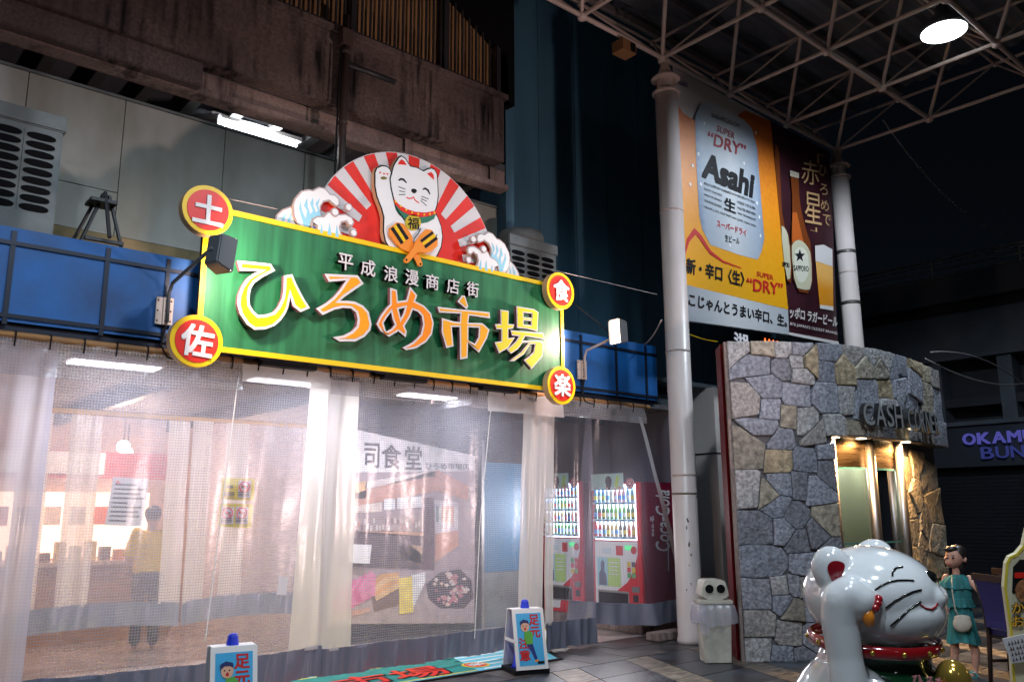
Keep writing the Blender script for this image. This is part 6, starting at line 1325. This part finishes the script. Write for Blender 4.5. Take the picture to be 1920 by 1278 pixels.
# ------------------------------------------------------------------ bin
bp_ = PZ(1342, 1240, 0); t = thing('litter_bin', 'worn white litter bin with two round openings beside the stone booth', 'bin', (bp_.x, bp_.y, 0), rot=yw+R(2))
def lk(name, b, m, sm=False, bev=0., par=t):
    me = b.mesh(name, sm); 
    if bev: bm = bmesh.new(); bm.from_mesh(me); bmesh.ops.bevel(bm, geom=bm.edges[:], offset=bev, segments=2, affect='EDGES', clamp_overlap=True); bm.to_mesh(me); bm.free()
    return link(name, me, m, par, True)
binm = mat('binm', (.55, .53, .46), .5, var=.3, vscale=6)
b = MB(); b.add([(-.14, -.12, 0), (.14, -.12, 0), (.14, .12, 0), (-.14, .12, 0), (-.165, -.145, .6), (.165, -.145, .6), (.165, .145, .6), (-.165, .145, .6)], [(0, 3, 2, 1), (4, 5, 6, 7), (0, 1, 5, 4), (1, 2, 6, 5), (2, 3, 7, 6), (3, 0, 4, 7)]); lk('bin_body', b, binm, bev=.012)
b = MB(); b.box(-.18, .18, -.16, .16, .605, .65); lk('lid_rim', b, binm, bev=.01)
b = MB(); b.prism(smooth_poly([(-.16, .65), (-.125, .83), (-.09, .86), (.09, .86), (.125, .83), (.16, .65)], 1), -.12, .14); lid = lk('lid', b, binm, bev=.008)
for sx in (-.062, .062):
    b = MB(); b.prism(disc2((sx, .765), .046, n=24), -.129, -.1265); h_ = lk('opening', b, M['black'], par=lid)
    b = MB(); b.prism(disc2((sx, .765), .053, n=24), -.132, -.126, [disc2((sx, .765), .047, n=24)]); lk('opening_rim', b, binm, par=lid)
bagf = film('binbag', .5, .38, .0, (.95, .95, 1), (.75, .76, .84))
vs = []; fs = []; n = 72
for i, (z, rr) in enumerate(((.608, 1.0), (.6, 1.1), (.54, 1.16), (.47, 1.2), (.40, 1.22))):
    for k in range(n):
        a = 2*PI*k/n; cx_ = max(-1, min(1, 1.35*math.cos(a))); cy_ = max(-1, min(1, 1.35*math.sin(a))); f = 1+.05*i*math.sin(a*17)*.5+.03*i*noise.noise((a*3, i*.6, 2)); vs.append((cx_*.172*rr*f, cy_*.152*rr*f, z+(.05*noise.noise((math.cos(a)*2.4, math.sin(a)*2.4, 5)) if i > 2 else 0)))
for i in range(4):
    for k in range(n): fs.append((i*n+k, i*n+(k+1) % n, (i+1)*n+(k+1) % n, (i+1)*n+k))
b = MB(); b.add(vs, fs); bg_ = lk('bin_bag', b, bagf, True)
b = MB(); b.add([(-.19, -.15, .6), (-.12, -.19, .58), (-.10, -.2, .33), (-.16, -.19, .3), (-.2, -.17, .34), (-.205, -.16, .5)], [(0, 1, 2, 3, 4, 5)]); lk('bag_tail', b, bagf, par=bg_)

# ------------------------------------------------------------------ building across the street
fb = thing('office_building', 'dark tiled building with a railing and blue lit name across the street', 'building', (20, 8, 0))
XF = 20.
fz = lambda px, py: PX(px, py, XF).z
dt = mat('darktile', (.10, .12, .15), .6, var=.2, vscale=2, bump=.3, bscale=40); dk_ = mat('darkwall', (.035, .04, .055), .7, var=.4, vscale=1)
def fbx(name, y0, y1, z0, z1, x0, x1, m): q = MB(); q.box(x0, x1, y0, y1, z0, z1); return q.build(name, m, fb)
fbx('wall', -14, 10.2, 0, 6.5, XF+.6, XF+.8, dk_)
fbx('parapet', -14, 10.2, 6.28, 6.9, XF, XF+.3, dt); fbx('spandrel', -14, 10.2, 5.0, 6.0, XF+.06, XF+.4, dt); fbx('ledge', -14, 10.2, 6.02, 6.26, XF+.25, XF+.5, dk_)
fbx('ledge', -14, 10.2, 4.92, 4.99, XF-.05, XF+.3, dt); fbx('sign_fascia', -14, 8.9, 2.5, 3.4, XF, XF+.4, mat('fasc', (.035, .045, .06), .5)); fbx('ledge', -14, 8.9, 3.41, 3.5, XF-.08, XF+.4, dt); fbx('shelf', -14, 8.9, 3.85, 4.05, XF+.1, XF+.4, dk_)
for k in range(14): y = 9.6-k*1.5; fbx('pier', y, y+.3, 3.51, 4.91, XF+.05, XF+.55, dt)
for y in (8.9, 2.5, -4): fbx('pier', y, y+.28, 0, 3.4, XF-.1, XF+.5, dt)
shm = mat('shutter', (.03, .034, .045), .4, metal=.4); slatm = MB(); slatm.box(0, .03, -6.2, 0, 0, .075); slm = slatm.mesh('shutter_slat'); slm.materials.append(shm)
for k in range(30):
    for y in (8.85, 2.4): o = link('shutter_slat', slm, None, fb, True); o.location = Vector((XF+.3-(k % 2)*.012, y, .02+k*.082))-fb.location
for j, z in enumerate((6.98, 7.12, 7.26, 7.36)): q = MB(); q.tube([(XF+.15, -14, z), (XF+.15, 10.2, z)], .018 if j < 3 else .03, 6); q.build('rail', M['steel'], fb)
for k in range(13): q = MB(); q.tube([(XF+.15, 10-k*1.9, 6.9), (XF+.15, 10-k*1.9, 7.36)], .025, 6); q.build('rail_post', M['steel'], fb)
A = PX(1808, 838, XF-.04); B = PX(1948, 838, XF-.04)
blu = emat('bluesign', (.2, .2, .9), .2); blu2 = emat('bluesign2', (.14, .18, .8), .11)
for i, ch in enumerate('OKAMURA'):
    wy = .30; y = A.y-i*.305; text3('letter', ch, (XF-.04, y, 2.98), (0, -wy*.88, 0), (0, 0, .25), blu, fb, .018, .03)
for i, ch in enumerate('BUNGU'): text3('letter', ch, (XF-.04, A.y-.35-i*.3, 2.66), (0, -.25, 0), (0, 0, .25), blu2, fb, -.002, .03)
q = MB(); q.box(XF-.06, XF-.02, A.y-.5, A.y+.1, 2.3, 2.42); 
# dark tower further back
tw = thing('dark_tower', 'dark tower block in the night beyond the arcade', 'building', (32, 4, 0)); tm = mat('towerm', (.018, .024, .05), .7, var=.3, vscale=.6)
q = MB(); q.box(32, 44, -16, 8.4, 0, 24); q.build('wall', tm, tw)
for i in range(6):
    for j in range(7): q = MB(); q.box(31.93, 31.99, 6.2-i*2.4, 7.4-i*2.4, 9+j*2.1, 10.2+j*2.1); q.build('window', mat('twin', (.01, .012, .03), .2), tw)
# ------------------------------------------------------------------ wires
def wire(label, a, b_, sag, r=.008, m=None):
    a = Vector(a); b_ = Vector(b_); q = MB(); q.tube([a.lerp(b_, k/14)-Vector((0, 0, sag*4*(k/14)*(1-k/14))) for k in range(15)], r, 6); o = q.build('wire', m or M['rail'], None, True); tag(o, label, 'wire', 'overhead wires'); return o
gm = mat('wirem', (.3, .3, .3), .5)
wire('thin wire from the upper left medallion to the fan sign', PY(425, 372, 7.15), PY(520, 392, 7.2), .0, .004, M['bracket'])
wire('thin wire from the fan sign to the white column', PY(960, 488, 7.2), PY(1232, 552, 6.75), .0, .004, gm)
wire('black cable from the right medallion to the glowing lamp', PY(1072, 566, 7.2), PY(1150, 628, 6.85), .0, .008, M['ink'])
wire('pale cable looping from the column to the blue canopy', PY(1240, 600, 6.8), PY(1203, 648, 7.5), .06, .01, M['bracket'])
wire('pale wire sagging over the stone booth towards the street', PX(1735, 672, 13), PX(1935, 715, 19), .2, .012, gm)
wire('second wire crossing above the booth lettering', PX(1745, 660, 13), PX(1935, 735, 19), -.25, .012, gm)
wire('chain of small lights hanging from the roof corner', PX(1655, 225, 14.2), PX(1900, 440, 20), .5, .012, gm)
wire('thin wire tied round the white column beside the curtain', PY(1240, 905, 7.28), PY(1308, 930, 6.62), .02, .004, M['ink'])
wire('yellow wire between the column and the banner foot', PY(1290, 625, 6.75), PY(1345, 640, 6.9), .02, .005, M['yellow'])
